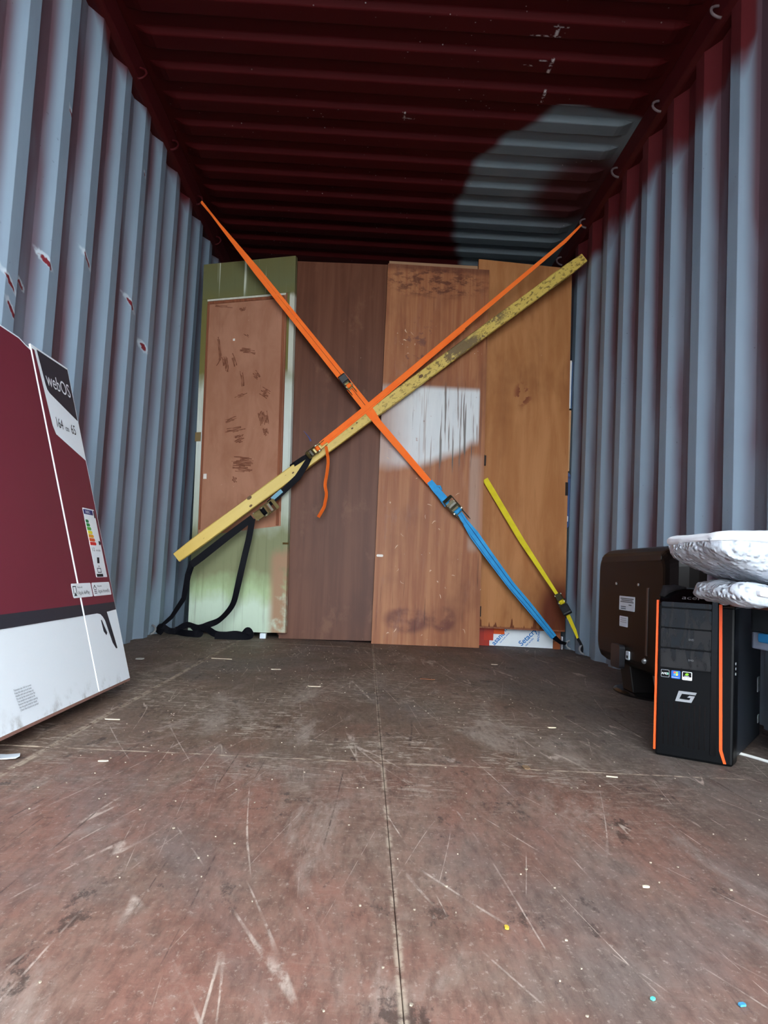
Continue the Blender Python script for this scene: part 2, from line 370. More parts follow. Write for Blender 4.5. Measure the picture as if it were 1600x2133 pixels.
# green and white door with an inset brown board
def green_paint(n, col, x, y, z):
    nz = n.ma('ADD', z, n.ma('MULTIPLY', n.ma('SUBTRACT', n.noise((2, 1, 1), 3.4, 4, .6), .5), .22))
    def z_stop(v): return v/2.4
    rampc = n.ramp(n.ma('DIVIDE', nz, 2.4), [(z_stop(.0), C(196, 212, 190)), (z_stop(.16), C(206, 222, 200)), (z_stop(.24), C(176, 196, 150)), (z_stop(.34), C(138, 140, 106)), (z_stop(.55), C(134, 136, 104)), (z_stop(.66), C(178, 184, 166)), (z_stop(1.1), C(206, 212, 204)), (z_stop(1.42), C(196, 200, 186)), (z_stop(1.52), C(116, 108, 62)), (z_stop(1.9), C(112, 106, 62)), (z_stop(2.05), C(104, 104, 72)), (z_stop(2.3), C(104, 96, 58))])
    drip = n.ma('MULTIPLY', n.sm(n.noise((30, 1, .8), 1., 3, .6), .60, .68), n.sm(z, 1.95, 2.05))
    c2 = n.mix(n.ma('MULTIPLY', drip, .8), rampc, C(204, 208, 190))
    st = n.noise((40, 1, 2), 1., 4, .65); c2 = n.mix(n.sm(st, .5, .8, 0., .4), c2, C(96, 92, 66))
    bare = n.ma('MULTIPLY', n.sm(x, .47, .53), n.sm(nz, .42, .5, 1., 0.))
    bare = n.ma('MULTIPLY', bare, n.sm(n.noise(scale=9), .3, .5))
    c2 = n.mix(bare, c2, C(168, 134, 108))
    rightwhite = n.ma('MULTIPLY', n.sm(x, .562, .566), n.ma('MULTIPLY', n.sm(nz, 1.45, 1.55), n.sm(nz, 1.93, 1.98, 1., 0.)))
    return n.mix(n.ma('MULTIPLY', rightwhite, .8), c2, C(204, 204, 190))
M_GREEN = wood('weathered_green_white_paint', (130, 130, 100), (150, 150, 110), (120, 120, 90), extra=green_paint, rough=.45)
M_BOARD = wood('bare_pinkish_hardboard', (158, 108, 84), (172, 122, 98), (146, 96, 74), grain=(5, 1, 2.), rough=.7, contrast=.8)
M_EDGE = wood('split_brown_lath', (120, 70, 50), (150, 92, 66), (96, 54, 40))
D1 = empty('panelled_door', frame_at((-1.049, 4.51, .008), -.26, .035, -.0472)); W1, H1 = .594, 2.21
tag(D1, 'green and white weathered door with inset pinkish brown board, leftmost against grey wall', 'door')
px0, px1, pz0, pz1 = .035, .548, .585, 1.985
MB().box((0, 0, pz1), (W1, .034, H1)).build('top_rail', M_GREEN, D1, bevel=.003)
MB().prism([(0, 0), (W1, 0), (W1, pz0+.02), (px0+.4, pz0+.005), (px0, pz0-.04), (0, pz0-.04)], lambda q: (q[0], 0, q[1]), lambda q: (q[0], .034, q[1])).build('bottom_panel', M_GREEN, D1)
MB().box((0, 0, pz0-.04), (px0, .034, pz1)).build('stile', M_GREEN, D1, bevel=.002)
MB().box((px1, 0, pz0+.015), (W1, .034, pz1)).build('stile', M_GREEN, D1, bevel=.002)
MB().prism([(px0, pz0-.06), (px1, pz0-.0), (px1, pz1), (px0, pz1)], lambda q: (q[0], .008, q[1]), lambda q: (q[0], .026, q[1])).build('inset_board', M_BOARD, D1)
MB().box((px1-.03, .001, pz0+.02), (px1-.013, .012, pz1-.02)).box((px1-.008, .002, pz0+.1), (px1, .012, pz1)).build('edge_lath', M_EDGE, D1, bevel=.002)
MB().box((px0, .001, pz0), (px0+.012, .012, pz1-.03)).build('edge_lath', M_EDGE, D1, bevel=.002)
lab(MB().box((px0, .001, pz1-.012), (px1-.01, .011, pz1-.001)).build('bead', plain('pale_bead_paint', (200, 196, 180), .6, var=.3, scale=40), D1), 'pale split bead along the top of the inset board')
MB().box((px0+.004, .0005, pz1-.03), (px1-.02, .009, pz1-.014)).build('edge_lath', M_EDGE, D1)
M_MARK = plain('brushed_dark_stain', (112, 68, 50), .75, spec=.1, var=.3, scale=60)
rk = random.Random(3)
def stroke(pts, w_):
    """one brush mark: a few ragged bristle streaks side by side"""
    mb = MB(); C_ = catmull([(a, 0, b_) for a, b_ in pts], 4); k = max(2, int(w_/.0055))
    for i in range(k):
        o = (i-(k-1)/2)*w_/k; i0 = rk.randint(0, max(0, len(C_)//3)); i1 = len(C_)-rk.randint(0, len(C_)//3)
        if i1-i0 < 3: i0, i1 = 0, len(C_)
        P = [];  hw_ = []
        t = (C_[-1]-C_[0]).normalized(); s_ = V((-t.z, 0, t.x))
        for q, p in enumerate(C_[i0:i1]):
            P.append((p.x+s_.x*o+rk.uniform(-.001, .001), .0077, p.z+s_.z*o+rk.uniform(-.001, .001))); hw_.append(rk.uniform(.0016, .006))
        mb.band(P, hw_, (0, -1, 0), .0005)
    mb.build('stain_stroke', M_MARK, D1)
def dpt(px, py):   # photo sample on this door, scaled by hand measurement of the board (board 166 x 500 samples)
    return (px0+(px-433)/167*(px1-px0)*1.0, pz1-(py-618)/500*(pz1-pz0))
for pts, w_ in (([(458, 703), (462, 730), (463, 755), (450, 776)], .018), ([(469, 745), (475, 780)], .02), ([(476, 748), (480, 782)], .018), ([(486, 740), (497, 770)], .022), ([(505, 735), (538, 742)], .03),
                ([(508, 778), (514, 815)], .02), ([(535, 785), (545, 800)], .035), ([(498, 838), (525, 830)], .02), ([(550, 825), (568, 838)], .05), ([(555, 870), (560, 900)], .06), ([(478, 890), (503, 882)], .022),
                ([(480, 910), (522, 905)], .03), ([(500, 930), (520, 925)], .05), ([(495, 980), (540, 985)], .09), ([(498, 1012), (510, 1018)], .03), ([(512, 700), (525, 710)], .012), ([(560, 905), (566, 925)], .03), ([(505, 640), (510, 650)], .04), ([(445, 632), (490, 640)], .015)):
    q = [dpt(*p) for p in pts]
    q = [(min(max(a, px0+.03), px1-.06), b_) for a, b_ in q]
    if len(q) == 2: q = [q[0], ((q[0][0]+q[1][0])/2+.003, (q[0][1]+q[1][1])/2), q[1]]
    stroke(q, w_)
lab(MB().box((.055, .004, .885), (.075, .0075, .915)).build('tape_scrap', plain('white_tape', (225, 220, 212), .6), D1), 'torn scrap of white tape')
MB().box((.21, .004, 1.715), (.222, .0075, 1.728)).build('filled_nail_hole', plain('white_tape', (225, 220, 212), .6), D1)
lab(MB().box((-.006, -.003, 1.11), (px0-.004, .0, 1.165)).build('hinge_leaf', plain('painted_over_hinge', (120, 100, 66), .5), D1), 'painted-over hinge leaf')
lab(MB().box((.565, -.003, .495), (.6, .0, .506)).build('latch_plate', plain('aged_brass', (120, 92, 52), .4, .8), D1), 'small brass latch plate')

# dark brown flush door
def scuffs(n, col, x, y, z):
    s1 = n.ma('MULTIPLY', n.sm(n.noise((2, 1, 1.2), 3., 5, .65), .56, .7), .5)
    return n.mix(s1, col, C(126, 86, 64))
M_DARK = wood('dark_brown_veneer', (90, 52, 36), (104, 64, 46), (76, 42, 30), grain=(14, 1, .5), rough=.42, extra=scuffs)
D2 = empty('flush_door', frame_at((-.515, 4.407, 0), 0, .05, -.0205))
tag(D2, 'dark brown flush door between the green door and the white-patched door', 'door')
MB().box((0, 0, 0), (.58, .004, 2.235)).build('face_veneer', M_DARK, D2)
MB().box((0, .004, 0), (.58, .032, 2.235)).build('core', M_EDGE, D2)

# centre door with the white paint patch
def centre(n, col, x, y, z):
    wob = n.ma('MULTIPLY', n.ma('SUBTRACT', n.noise((1.5, 1, 1), 2.6, 3, .6), .5), .14)
    lower = n.ma('ADD', n.ma('ADD', 1.0, n.ma('MULTIPLY', n.sm(x, .2, .6), .17)), wob)
    m = n.ma('MULTIPLY', n.sm(n.ma('SUBTRACT', z, lower), -.03, .06), n.sm(z, 1.475, 1.515, 1., 0.))
    m = n.ma('MULTIPLY', m, n.sm(x, .566, .580, 1., 0.))
    m = n.ma('MULTIPLY', m, n.sm(n.ma('ADD', x, wob), .0, .22, .35, 1.))
    crack = n.ma('MULTIPLY', n.sm(n.noise((46, 1, 1.6), 1.2, 3, .55), .55, .61), n.sm(x, .16, .36))
    m = n.ma('MULTIPLY', m, n.ma('SUBTRACT', 1., n.ma('MULTIPLY', crack, .85)))
    m = n.ma('MULTIPLY', m, n.sm(n.noise(scale=30, detail=4), .22, .34))
    col = n.mix(n.ma('MULTIPLY', n.sm(x, .515, .535), n.ma('MULTIPLY', n.box(x, z, .515, .59, .55, 1.1, .03), .55)), col, C(176, 152, 138))
    col = n.mix(m, n.mix(n.ma('MULTIPLY', crack, n.box(x, z, .05, .575, 1.02, 1.5, .05)), col, C(96, 86, 80)), n.mix(n.noise((8, 1, 1), 4, 4), C(196, 198, 200), C(220, 220, 218)))
    st = n.ma('MAXIMUM', n.ell(x, z, .20, .14, .13, .07, .25), n.ell(x, z, .40, .15, .07, .07, .25))
    col = n.mix(n.ma('MULTIPLY', st, n.sm(n.noise(scale=7, detail=4), .38, .55, .1, .75)), col, C(92, 44, 36))
    st2 = n.ma('MULTIPLY', n.ell(x, z, .28, 2.14, .3, .09, .4), n.sm(n.noise((3, 1, 6), 5, 5, .7), .45, .6))
    col = n.mix(n.ma('MULTIPLY', st2, .7), col, C(66, 30, 28))
    st3 = n.ma('MULTIPLY', n.ell(x, z, .2, 1.72, .1, .2, .5), n.sm(n.noise((2, 1, 2), 8, 5, .7), .54, .62))
    col = n.mix(n.ma('MULTIPLY', st3, .6), col, C(92, 58, 60))
    up_ = n.ma('MULTIPLY', n.sm(z, 2.18, 2.23), .6); col = n.mix(up_, col, C(78, 40, 34))
    cr = n.ma('MULTIPLY', n.sm(n.noise((55, 1, 1.3), 1.4, 4, .6), .62, .67), n.sm(n.noise((3, 1, 2), 2., 3), .42, .6))
    col = n.mix(n.ma('MULTIPLY', cr, .6), col, C(70, 40, 28))
    pl = n.ma('MULTIPLY', n.sm(n.noise((4, 1, 1.2), 3., 5, .7), .54, .66), n.sm(x, .0, .3, .8, .3)); col = n.mix(n.ma('MULTIPLY', pl, .5), col, C(150, 108, 92))
    flk = n.ma('MULTIPLY', n.sm(n.noise((1, 1, 1), 62, 3, .6), .68, .71), n.sm(n.noise(scale=5, detail=3), .55, .63))
    return n.mix(flk, col, C(226, 208, 188))
M_CENTRE = wood('weathered_mid_brown_veneer', (142, 86, 56), (166, 110, 74), (112, 64, 42), grain=(17, 1, .8), rough=.42, extra=centre)
D3 = empty('flush_door', frame_at((.008, 4.372, 0), .03, .05, -.0054))
tag(D3, 'mid-brown flush door with a big white paint patch at centre height', 'door')
MB().box((0, 0, 0), (.61, .004, 2.24)).build('face_veneer', M_CENTRE, D3)
MB().box((0, .004, 0), (.61, .026, 2.24)).build('core', M_EDGE, D3)
kh = MB(); kh.prism(rrect(.008, .046, .488, .502, .0065), lambda q: (q[0], -.001, q[1]), lambda q: (q[0], .001, q[1]))
lab(kh.build('finger_slot', plain('white_rim', (225, 215, 205), .5), D3), 'pale oblong slot near the left edge')
fl = plain('pale_wood_scar', (204, 168, 138), .7)
rs = random.Random(5)
for cx, cz in ((.125, 1.83), (.16, 1.815), (.118, 1.77), (.18, 1.75), (.14, 1.69), (.36, .36), (.41, .33), (.32, .42), (.12, .55), (.33, .70), (.36, .66), (.22, .95), (.06, 1.12), (.05, 1.06), (.07, .80), (.15, .62), (.13, .42), (.46, .87), (.30, .80), (.28, .73), (.16, .35), (.09, .06), (.13, .08), (.28, .06), (.52, .09), (.45, .40), (.38, .28)):
    a = rs.uniform(0, 3.1); ln = rs.uniform(.004, .015); wd = rs.uniform(.001, .0035); bend = rs.uniform(-.006, .006)
    p0 = V((cx, 0, cz)); u_ = V((math.cos(a), 0, math.sin(a))); v_ = V((-math.sin(a), 0, math.cos(a)))
    MB().band([p0-u_*ln, p0-u_*ln*.3+v_*bend*.7, p0+u_*ln*.4+v_*bend, p0+u_*ln], [wd*.4, wd*1.6, wd*1.9, wd*.3], (0, -1, 0), .0012).build('splinter_scar', fl, D3)

# right-hand orange-brown door, hinged to the centre one and held off the floor
def tawny(n, col, x, y, z):
    m = n.ma('MULTIPLY', n.ell(x, z, .55, .08, .11, .2, .35), .85); col = n.mix(m, col, C(84, 30, 24))
    low = n.sm(n.ma('ADD', z, n.ma('MULTIPLY', n.sm(n.noise((14, 1, 1), 1.5, 3), .5, .62), -.05)), .0, .012, 1., 0.)
    col = n.mix(low, col, C(104, 56, 34))
    k = n.ma('MULTIPLY', n.ell(x, z, .30, 1.40, .05, .07, .4), n.sm(n.noise(scale=18, detail=3), .5, .58))
    return n.mix(k, col, C(122, 68, 44))
M_TAWNY = wood('orange_brown_veneer', (160, 104, 62), (178, 122, 78), (128, 78, 46), grain=(7, 1, .9), rough=.4, extra=tawny)
D4 = empty('flush_door', frame_at((.548, 4.462, .115), .1, .05, .004))
tag(D4, 'orange-brown flush door at the right, hinged behind the white-patched door', 'door')
MB().box((0, 0, 0), (.59, .004, 2.222)).build('face_veneer', M_TAWNY, D4)
MB().box((0, .004, 0), (.59, .026, 2.222)).build('core', M_EDGE, D4)
MB().box((.0, -.0015, -.004), (.59, .027, .004)).build('edge_lath', M_EDGE, D4)
hm = plain('blackened_hinge', (38, 28, 24), .5, .5)
for z in (.09, .975):
    h = MB().box((.07, -.012, z-.03), (.083, .001, z+.03)).build('hinge', hm, D4)
    MB().tube([(.068, -.014, z-.034), (.068, -.014, z+.034)], .004, 8).build('hinge_pin', hm, h)
MB().box((.575, -.002, .80), (.592, .002, .88)).build('hinge', hm, D4)

# stock standing behind and below that door
M_ACW = plain('white_protective_film', (228, 234, 238), .35, var=.04)
WS = empty('acrylic_sheet', Matrix.Translation((.705, 4.575, 0)))
tag(WS, 'white film-covered plastic sheet with blue printing under the orange-brown door', 'plastic sheet')
MB().prism([(0, .004), (.375, .004), (.375, .42), (.0, .42), (.0, .34), (.085, .33), (.083, .078), (.022, .075), (.02, .040), (0, .038)], lambda q: (q[0], 0, q[1]), lambda q: (q[0], .006, q[1])).build('sheet', M_ACW, WS)
M_BLUEINK = plain('blue_ink', (40, 120, 190), .5, var=.05); M_BLACKINK = plain('black_ink', (26, 26, 30), .6, var=.05)
def wst(body, x, z, ang, size, mat):
    text(body, size, Matrix.Translation((x, -.0008, z)) @ Matrix.Rotation(math.pi/2, 4, 'X') @ Matrix.Rotation(ang, 4, 'Z'), mat, WS, bold=size*.022)
wst('asand', .030, .004, .86, .042, M_BLUEINK); wst('cast acrylic sheets', .064, .020, .86, .011, M_BLUEINK)
wst('n', .092, .088, .86, .034, M_BLUEINK)
wst('Setacryl', .190, .008, .80, .044, M_BLUEINK); wst('cast acrylic', .216, .008, .80, .015, M_BLUEINK); wst('MADRID', .292, .040, 1.5, .017, M_BLUEINK)
M_RED = plain('translucent_red_acrylic', (170, 44, 28), .2, spec=.6, var=.1, scale=12); M_OR = plain('orange_acrylic', (226, 86, 22), .2, spec=.6, var=.06)
tag(MB().box((.59, 4.585, .001), (.745, 4.590, .40)).build('acrylic_sheet', M_RED), 'dark red plastic sheet beside the white film-covered sheet', 'plastic sheet')
tag(MB().box((.668, 4.562, .035), (.7245, 4.567, .40)).build('acrylic_sheet', plain('red_acrylic', (186, 52, 30), .2, spec=.6)), 'narrow brighter red plastic strip overlapping the red sheet', 'plastic sheet')
tag(MB().box((.7255, 4.562, .074), (.789, 4.567, .40)).build('acrylic_sheet', M_OR), 'small bright orange plastic offcut above the blue printing', 'plastic sheet')
bx = empty('carton', Matrix.Translation((1.085, 4.585, 0))); tag(bx, 'narrow orange-brown box between white sheet and right wall', 'box')
M_TAN = plain('orange_brown_carton', (160, 84, 40), .7)
MB().box((0, 0, 0), (.042, .2, .045)).build('lower_box', M_TAN, bx); MB().box((0, 0, .05), (.042, .2, .11)).build('upper_box', M_TAN, bx)
tag(MB().box((1.134, 4.58, 0), (1.140, 4.78, .075)).build('white_batten', M_ACW), 'thin white upright strip at the floor by the right wall', 'strip')
tag(MB().box((1.095, 4.655, 1.46), (1.158, 4.68, 1.76)).build('picture_frame', plain('white_panel_edge', (214, 216, 216), .5)), 'white panel edge peeking past the orange-brown door above mid height', 'panel')
tag(MB().box((1.1585, 4.655, 1.46), (1.166, 4.68, 1.75)).build('board_edge', plain('blue_panel_edge', (40, 72, 110), .5)), 'thin blue edge beside the white panel behind right door', 'panel')
tag(MB().box((1.08, 4.64, 1.07), (1.160, 4.665, 1.445)).build('wooden_batten', plain('pale_tan_wood', (186, 140, 96), .6, var=.2, scale=12)), 'pale tan wooden strip peeking out behind the right door', 'batten')
bl = empty('blue_bag', Matrix.Translation((1.128, 4.62, .72))); tag(bl, 'dark blue printed bag wedged between right door and wall', 'bag')
M_BLUEBAG = plain('dark_blue_plastic', (26, 62, 112), .4)
MB().prism(rrect(-.06, .035, 0, .34, .02), lambda q: (q[0], 0, q[1]), lambda q: (q[0], .06, q[1])).build('body', M_BLUEBAG, bl)
MB().box((-.06, -.004, .30), (.036, .0, .315)).build('fold', plain('navy_fold', (18, 40, 80), .4), bl)
MB().prism(rrect(.016, .028, .04, .075, .005), lambda q: (q[0], -.002, q[1]), lambda q: (q[0], 0, q[1])).build('printed_mark', M_ACW, bl)
tag(MB().box((-.0, 4.60, 0), (.56, 4.625, 2.30)).build('stored_panel', plain('pale_brown_board', (150, 112, 80), .6, var=.2, scale=8)), 'tan board whose top corner shows behind the white-patched door', 'board')
tag(MB().box((-.55, 4.615, 0), (-.03, 4.64, 1.9)).build('stored_panel', M_EDGE), 'brown board stacked behind the dark brown door', 'board')

# ------------------------------------------------------------------ yellow timber across the doors
def by(x): return 4.359+.0444*x
A = V((-1.098, by(-1.098), .424)); B = V((1.150, by(1.150), 2.315))      # axis of the front face
bu = (B-A).normalized(); bn = V((.0444, -1, 0)).normalized(); bv = bu.cross(bn).normalized()
if bv.z < 0: bv = -bv
n = NT('yellow_painted_timber', .5, 0, .4); x, y, z = n.xyz()
L = (B-A).length
wear = n.sm(x, .8, 1.9)
nz = n.noise((2.2, 6, 6), 3., 6, .7); fl_ = n.noise((5, 9, 9), 6, 5, .72)
ycol = n.mix(n.noise((1.5, 20, 20), 2, 4, .6), C(214, 182, 92), C(228, 200, 116))
ycol = n.mix(n.sm(x, 0., 1.3, .0, .5), ycol, C(190, 158, 50)); ycol = n.mix(n.sm(x, .0, .5, .5, 0.), ycol, C(232, 186, 72))
chips = n.ma('MAXIMUM', n.sm(fl_, .66, .70), n.ma('MULTIPLY', wear, n.sm(fl_, .52, .60)))
c_ = n.mix(n.ma('MULTIPLY', chips, .8), ycol, C(92, 68, 24))
bare = n.ma('MAXIMUM', n.ell(n.ma('ADD', x, n.ma('MULTIPLY', n.ma('SUBTRACT', fl_, .5), .5)), z, 2.02, .03, .12, .2, .15), n.ell(n.ma('ADD', x, n.ma('MULTIPLY', n.ma('SUBTRACT', fl_, .5), .5)), z, 2.30, .05, .06, .06, .3))
c_ = n.mix(n.ma('MULTIPLY', bare, n.sm(nz, .35, .5)), c_, C(112, 88, 48))
n.color(c_); n.bump(n.ma('SUBTRACT', n.noise((2, 30, 30), 2, 4), n.ma('MULTIPLY', chips, .6)), .4, .003)
Mb = Matrix((( bu.x, -bn.x, bv.x, A.x), (bu.y, -bn.y, bv.y, A.y), (bu.z, -bn.z, bv.z, A.z), (0, 0, 0, 1)))
mb = MB(); hw = .033; N_ = 26
rings = []
for i in range(N_+1):
    t = L*i/N_; j = lambda: random.uniform(-.0012, .0012)
    s_ = .86 if i in (0, N_) else 1
    o_ = .006 if i in (0, N_) else 0
    ring = [(-hw+.004, 0), (hw-.004, 0), (hw, .005), (hw, .043), (hw-.003, .047), (-hw+.003, .047), (-hw, .043), (-hw, .005)]
    rings.append([(t, d*s_+j()+o_*.5, v_*s_+j()) for v_, d in ring])
mb.add([p for r in rings for p in r], [(i*8+k, i*8+(k+1) % 8, (i+1)*8+(k+1) % 8, (i+1)*8+k) for i in range(N_) for k in range(8)]+[tuple(range(8)), tuple(N_*8+k for k in range(7, -1, -1))])
beam = empty('timber_beam', Mb); tag(beam, 'chipped yellow-painted timber beam propped diagonally across the doors', 'beam')
mb.build('timber', n.m, beam)
M_KNOT = plain('dark_knot', (96, 66, 24), .6, var=.3)
for t, v_, r in ((.98, .004, .011), (1.22, -.002, .006), (1.26, .008, .005), (.80, -.006, .006), (1.72, .006, .012), (.52, .026, .012), (.50, -.015, .008)):
    MB().prism([(t+r*1.3*math.cos(a*.9), v_+r*.8*math.sin(a*.9)) for a in range(7)], lambda q: (q[0], -.0012, q[1]), lambda q: (q[0], .002, q[1])).build('knot', M_KNOT, beam)

# ------------------------------------------------------------------ ratchet straps
def webbing(name, rgb, dark):
    n = NT(name, .6, 0, .08); wv = n.noise((1, 1, 1), 260, 2); big = n.noise(scale=14, detail=3)
    n.color(n.mix(n.sm(big, .3, .75, 0., .5), C(*rgb), C(*dark))); n.bump(wv, .15, .001); return n.m
M_WO = webbing('orange_webbing', (255, 122, 48), (250, 98, 28)); M_WB = webbing('blue_webbing', (62, 158, 214), (36, 122, 184))
M_WK = webbing('black_webbing', (16, 16, 22), (10, 10, 14)); M_WY = webbing('yellow_webbing', (222, 204, 44), (186, 160, 30))
M_ZN = plain('yellow_passivated_steel', (112, 98, 62), .35, .7, var=.35, scale=60); M_ZD = plain('dark_olive_steel', (66, 60, 42), .4, .6, var=.3, scale=60)
M_RUB = plain('black_rubber_grip', (14, 15, 20), .5, var=.1); M_BOLT = plain('bright_bolt', (190, 186, 170), .3, .8)
def ratchet(parent, o, u, nrm, ln, wd, web, metal=M_ZN, grip=None, open_=0., flip=1):
    """frame with side plates, spindle with rolled webbing, and a handle frame hinged at the spindle"""
    u = V(u).normalized(); nrm = V(nrm); vv = u.cross(nrm).normalized(); nn = vv.cross(u).normalized(); o = V(o)
    P = lambda a, b, c: o+u*a+vv*b+nn*c
    h = wd/2; mb = MB()
    plate = [(-.04*ln/.12, .0), (.06*ln/.12, .0), (.075*ln/.12, .010), (.055*ln/.12, .022), (.01, .026), (-.03*ln/.12, .014)]
    for s in (-1, 1): mb.prism(plate, lambda q: P(q[0], s*h, q[1]), lambda q: P(q[0], s*(h+.002), q[1]))
    mb.prism([(-.045*ln/.12, -.001), (.03, -.001), (.03, .001), (-.045*ln/.12, .001)], lambda q: P(q[0], -h, q[1]), lambda q: P(q[0], h, q[1]))
    fr = mb.build('ratchet', metal, parent)
    MB().tube([P(0.012, -h-.006, .015), P(.012, h+.006, .015)], .006, 10).build('spindle', M_BOLT, fr)
    MB().tube([P(.012, -h*.86, .015), P(.012, h*.86, .015)], .013, 14).build('webbing_roll', web, fr, True)
    for s in (-1, 1): MB().tube([P(.012, s*(h+.002), .015), P(.012, s*(h+.006), .015)], .010, 12).build('gear_wheel', M_BOLT if grip is None else metal, fr)
    for s in (-1, 1): MB().tube([P(-.036*ln/.12, s*(h-.001), .005), P(-.036*ln/.12, s*(h+.004), .005)], .004, 8).build('bolt', M_BOLT, fr)
    ca, sa = math.cos(open_), math.sin(open_)
    def Hn(a, b, c): a, c = a*ca-c*sa, a*sa+c*ca; return P(.012+flip*a, b, .015+c)
    hb = MB(); hh = h+.005; l2 = ln*.62
    for s in (-1, 1): hb.prism([(-.012, -.009), (l2, -.006), (l2, .012), (.02, .016), (-.012, .012)], lambda q: Hn(q[0], s*hh, q[1]), lambda q: Hn(q[0], s*(hh+.0022), q[1]))
    hb.prism([(l2-.014, .008), (l2+.004, .004), (l2+.004, .012), (l2-.014, .014)], lambda q: Hn(q[0], -hh, q[1]), lambda q: Hn(q[0], hh, q[1]))
    hb.prism([(.026, .004), (.034, .004), (.034, .013), (.026, .013)], lambda q: Hn(q[0], -hh, q[1]), lambda q: Hn(q[0], hh, q[1]))
    hd = hb.build('handle', grip or metal, fr)
    if grip:
        MB().prism([(.030, -.006), (l2+.004, -.004), (l2+.008, .010), (l2, .018), (.034, .020)], lambda q: Hn(q[0], -hh-.003, q[1]), lambda q: Hn(q[0], hh+.003, q[1])).build('hand_grip', grip, hd, bevel=.004)
    else:
        MB().prism([(.040, .002), (.052, .002), (.052, .010), (.040, .010)], lambda q: Hn(q[0], -hh*.8, q[1]), lambda q: Hn(q[0], hh*.8, q[1])).build('release_lever', M_BOLT, hd)
    return fr
FR = (0, -1, .05)
def bo(x, z, off=.004): return V((x, by(x)-off, z))
# orange strap from upper left lashing ring over the beam
S = empty('ratchet_strap', Matrix.Translation((-.08, 4.34, 1.32))); inv = S.matrix_world.inverted()
tag(S, 'orange strap running from upper left ring down over the yellow beam to the blue strap', 'strap')
def W(mb, name, mat, par, **k):
    mb.v = [tuple(V(p)-V(par.location)) for p in mb.v]; return mb.build(name, mat, par, **k)
xL, xC = V((-1.118, 4.385, 2.50)), bo(-.080, 1.318, .006)
d = (xC-xL).normalized(); side = V((d.z, 0, -d.x)).normalized()      # across the strap, in the door plane
end = V((.300, 4.375, .920))
W(MB().band([xL-side*.004, xL.lerp(xC, .35)+side*.006, xC+side*.010, bo(-.02, 1.25, .006)+side*.006, end+side*.010], [.010, .026, .027, .030, .020], FR), 'webbing', M_WO, S)
W(MB().band([xL+side*.002+V((0, .004, 0)), xL.lerp(xC, .35)-side*.016+V((0, .004, 0)), xC-side*.019+V((0, .0035, 0)), bo(-.02, 1.25, .0025)-side*.010, end-side*.008+V((0, .003, 0))], [.008, .016, .024, .022, .014], FR), 'webbing', M_WO, S)
def Wr(par, o, *a, **k):
    fr = ratchet(par, V(o)-V(par.location), *a, **k); return fr
Wr(S, V((-.195, 4.338, 1.462))+side*.012, d, (0, -1, .1), .11, .030, M_WO, M_ZN, M_RUB, open_=2.9)
# orange strap from upper right ring along the beam to the black strap
S = empty('ratchet_strap', Matrix.Translation((.1, 4.34, 1.5))); tag(S, 'orange strap running from upper right ring down along the yellow beam with loose tail', 'strap')
p = [V((1.118, 4.385, 2.50)), V((1.022, 4.378, 2.39)), bo(.45, 1.845, .009), bo(-.085, 1.335, .010), bo(-.306, 1.133, .008), bo(-.337, 1.104, .012)]
W(MB().band(p, [.010, .020, .028, .028, .028, .026], (0, -1, 0)), 'webbing', M_WO, S)
p2 = [q+V((.005, .004, -.014)) for q in p[2:5]]
W(MB().band(p2, [.010, .020, .022], (0, -1, 0)), 'webbing', M_WO, S)
u2 = (V(p[3])-V(p[4])).normalized()
Wr(S, bo(-.360, 1.068, .010), u2, (0, -1, 0), .115, .030, M_WO, M_ZN, open_=2.75)
tl = catmull([(-.304, 4.318, 1.092), (-.288, 4.312, 1.013), (-.290, 4.316, .945), (-.297, 4.322, .876), (-.287, 4.324, .822), (-.292, 4.326, .775), (-.298, 4.328, .745), (-.326, 4.33, .690)], 6)
W(MB().band(tl, .026, [(.82, -.55, 0)]*len(tl)), 'loose_tail', M_WO, S)
W(MB().tube([(-.392, 4.33, 1.118), (-.405, 4.326, 1.14), (-.435, 4.32, 1.172)], [.005, .0025, .001], 6), 'frayed_thread', plain('blue_thread', (60, 70, 130), .6), S)
# blue strap
S = empty('ratchet_strap', Matrix.Translation((.45, 4.37, .78))); tag(S, 'blue strap with olive ratchet running from orange strap down to lower right corner', 'strap')
W(MB().band([(.292, 4.368, .930), (.33, 4.366, .885), (.400, 4.362, .815)], [.034, .040, .040], FR, .004), 'webbing', M_WB, S)
W(MB().band([(.305, 4.372, .915), (.40, 4.372, .800)], [.03, .036], FR, .004), 'webbing', M_WB, S)
W(MB().tube([(.335, 4.368, .905), (.352, 4.362, .905), (.362, 4.366, .885)], .006, 8), 'loop_knot', M_WB, S)
q = [(.470, 4.36, .760), (.50, 4.362, .715), (.56, 4.372, .640), (.64, 4.378, .540), (.78, 4.388, .370), (.90, 4.41, .245), (1.055, 4.45, .080)]
W(MB().band(q, [.028, .034, .054, .050, .044, .044, .036], FR, .003), 'webbing', M_WB, S)
W(MB().band([(a-.004, b_-.004, c-.006) for a, b_, c in q[:6]], [.018, .020, .022, .020, .016, .010], (-.2, -1, .2), .003), 'webbing', M_WB, S)
M_FOLD_SHADE = plain('navy_fold_shade', (16, 66, 118), .7)  # dark blue for the painted crease shade along the webbing
for o1, o2 in ((-.35, .1), (.12, -.3)):
    W(MB().band([(a+o1*w_*.7, b_-.0035, c+o1*w_*.7) for (a, b_, c), w_ in zip(q, [.028, .034, .054, .050, .044, .044, .036])], [.002, .003, .0045, .0035, .003, .0025, .002], FR, .001), 'fold_shade', M_FOLD_SHADE, S)
W(MB().band([(1.05, 4.449, .085), (1.10, 4.48, .05), (1.146, 4.52, .04)], [.030, .022, .016], FR, .003), 'hook_strap', M_WK, S)
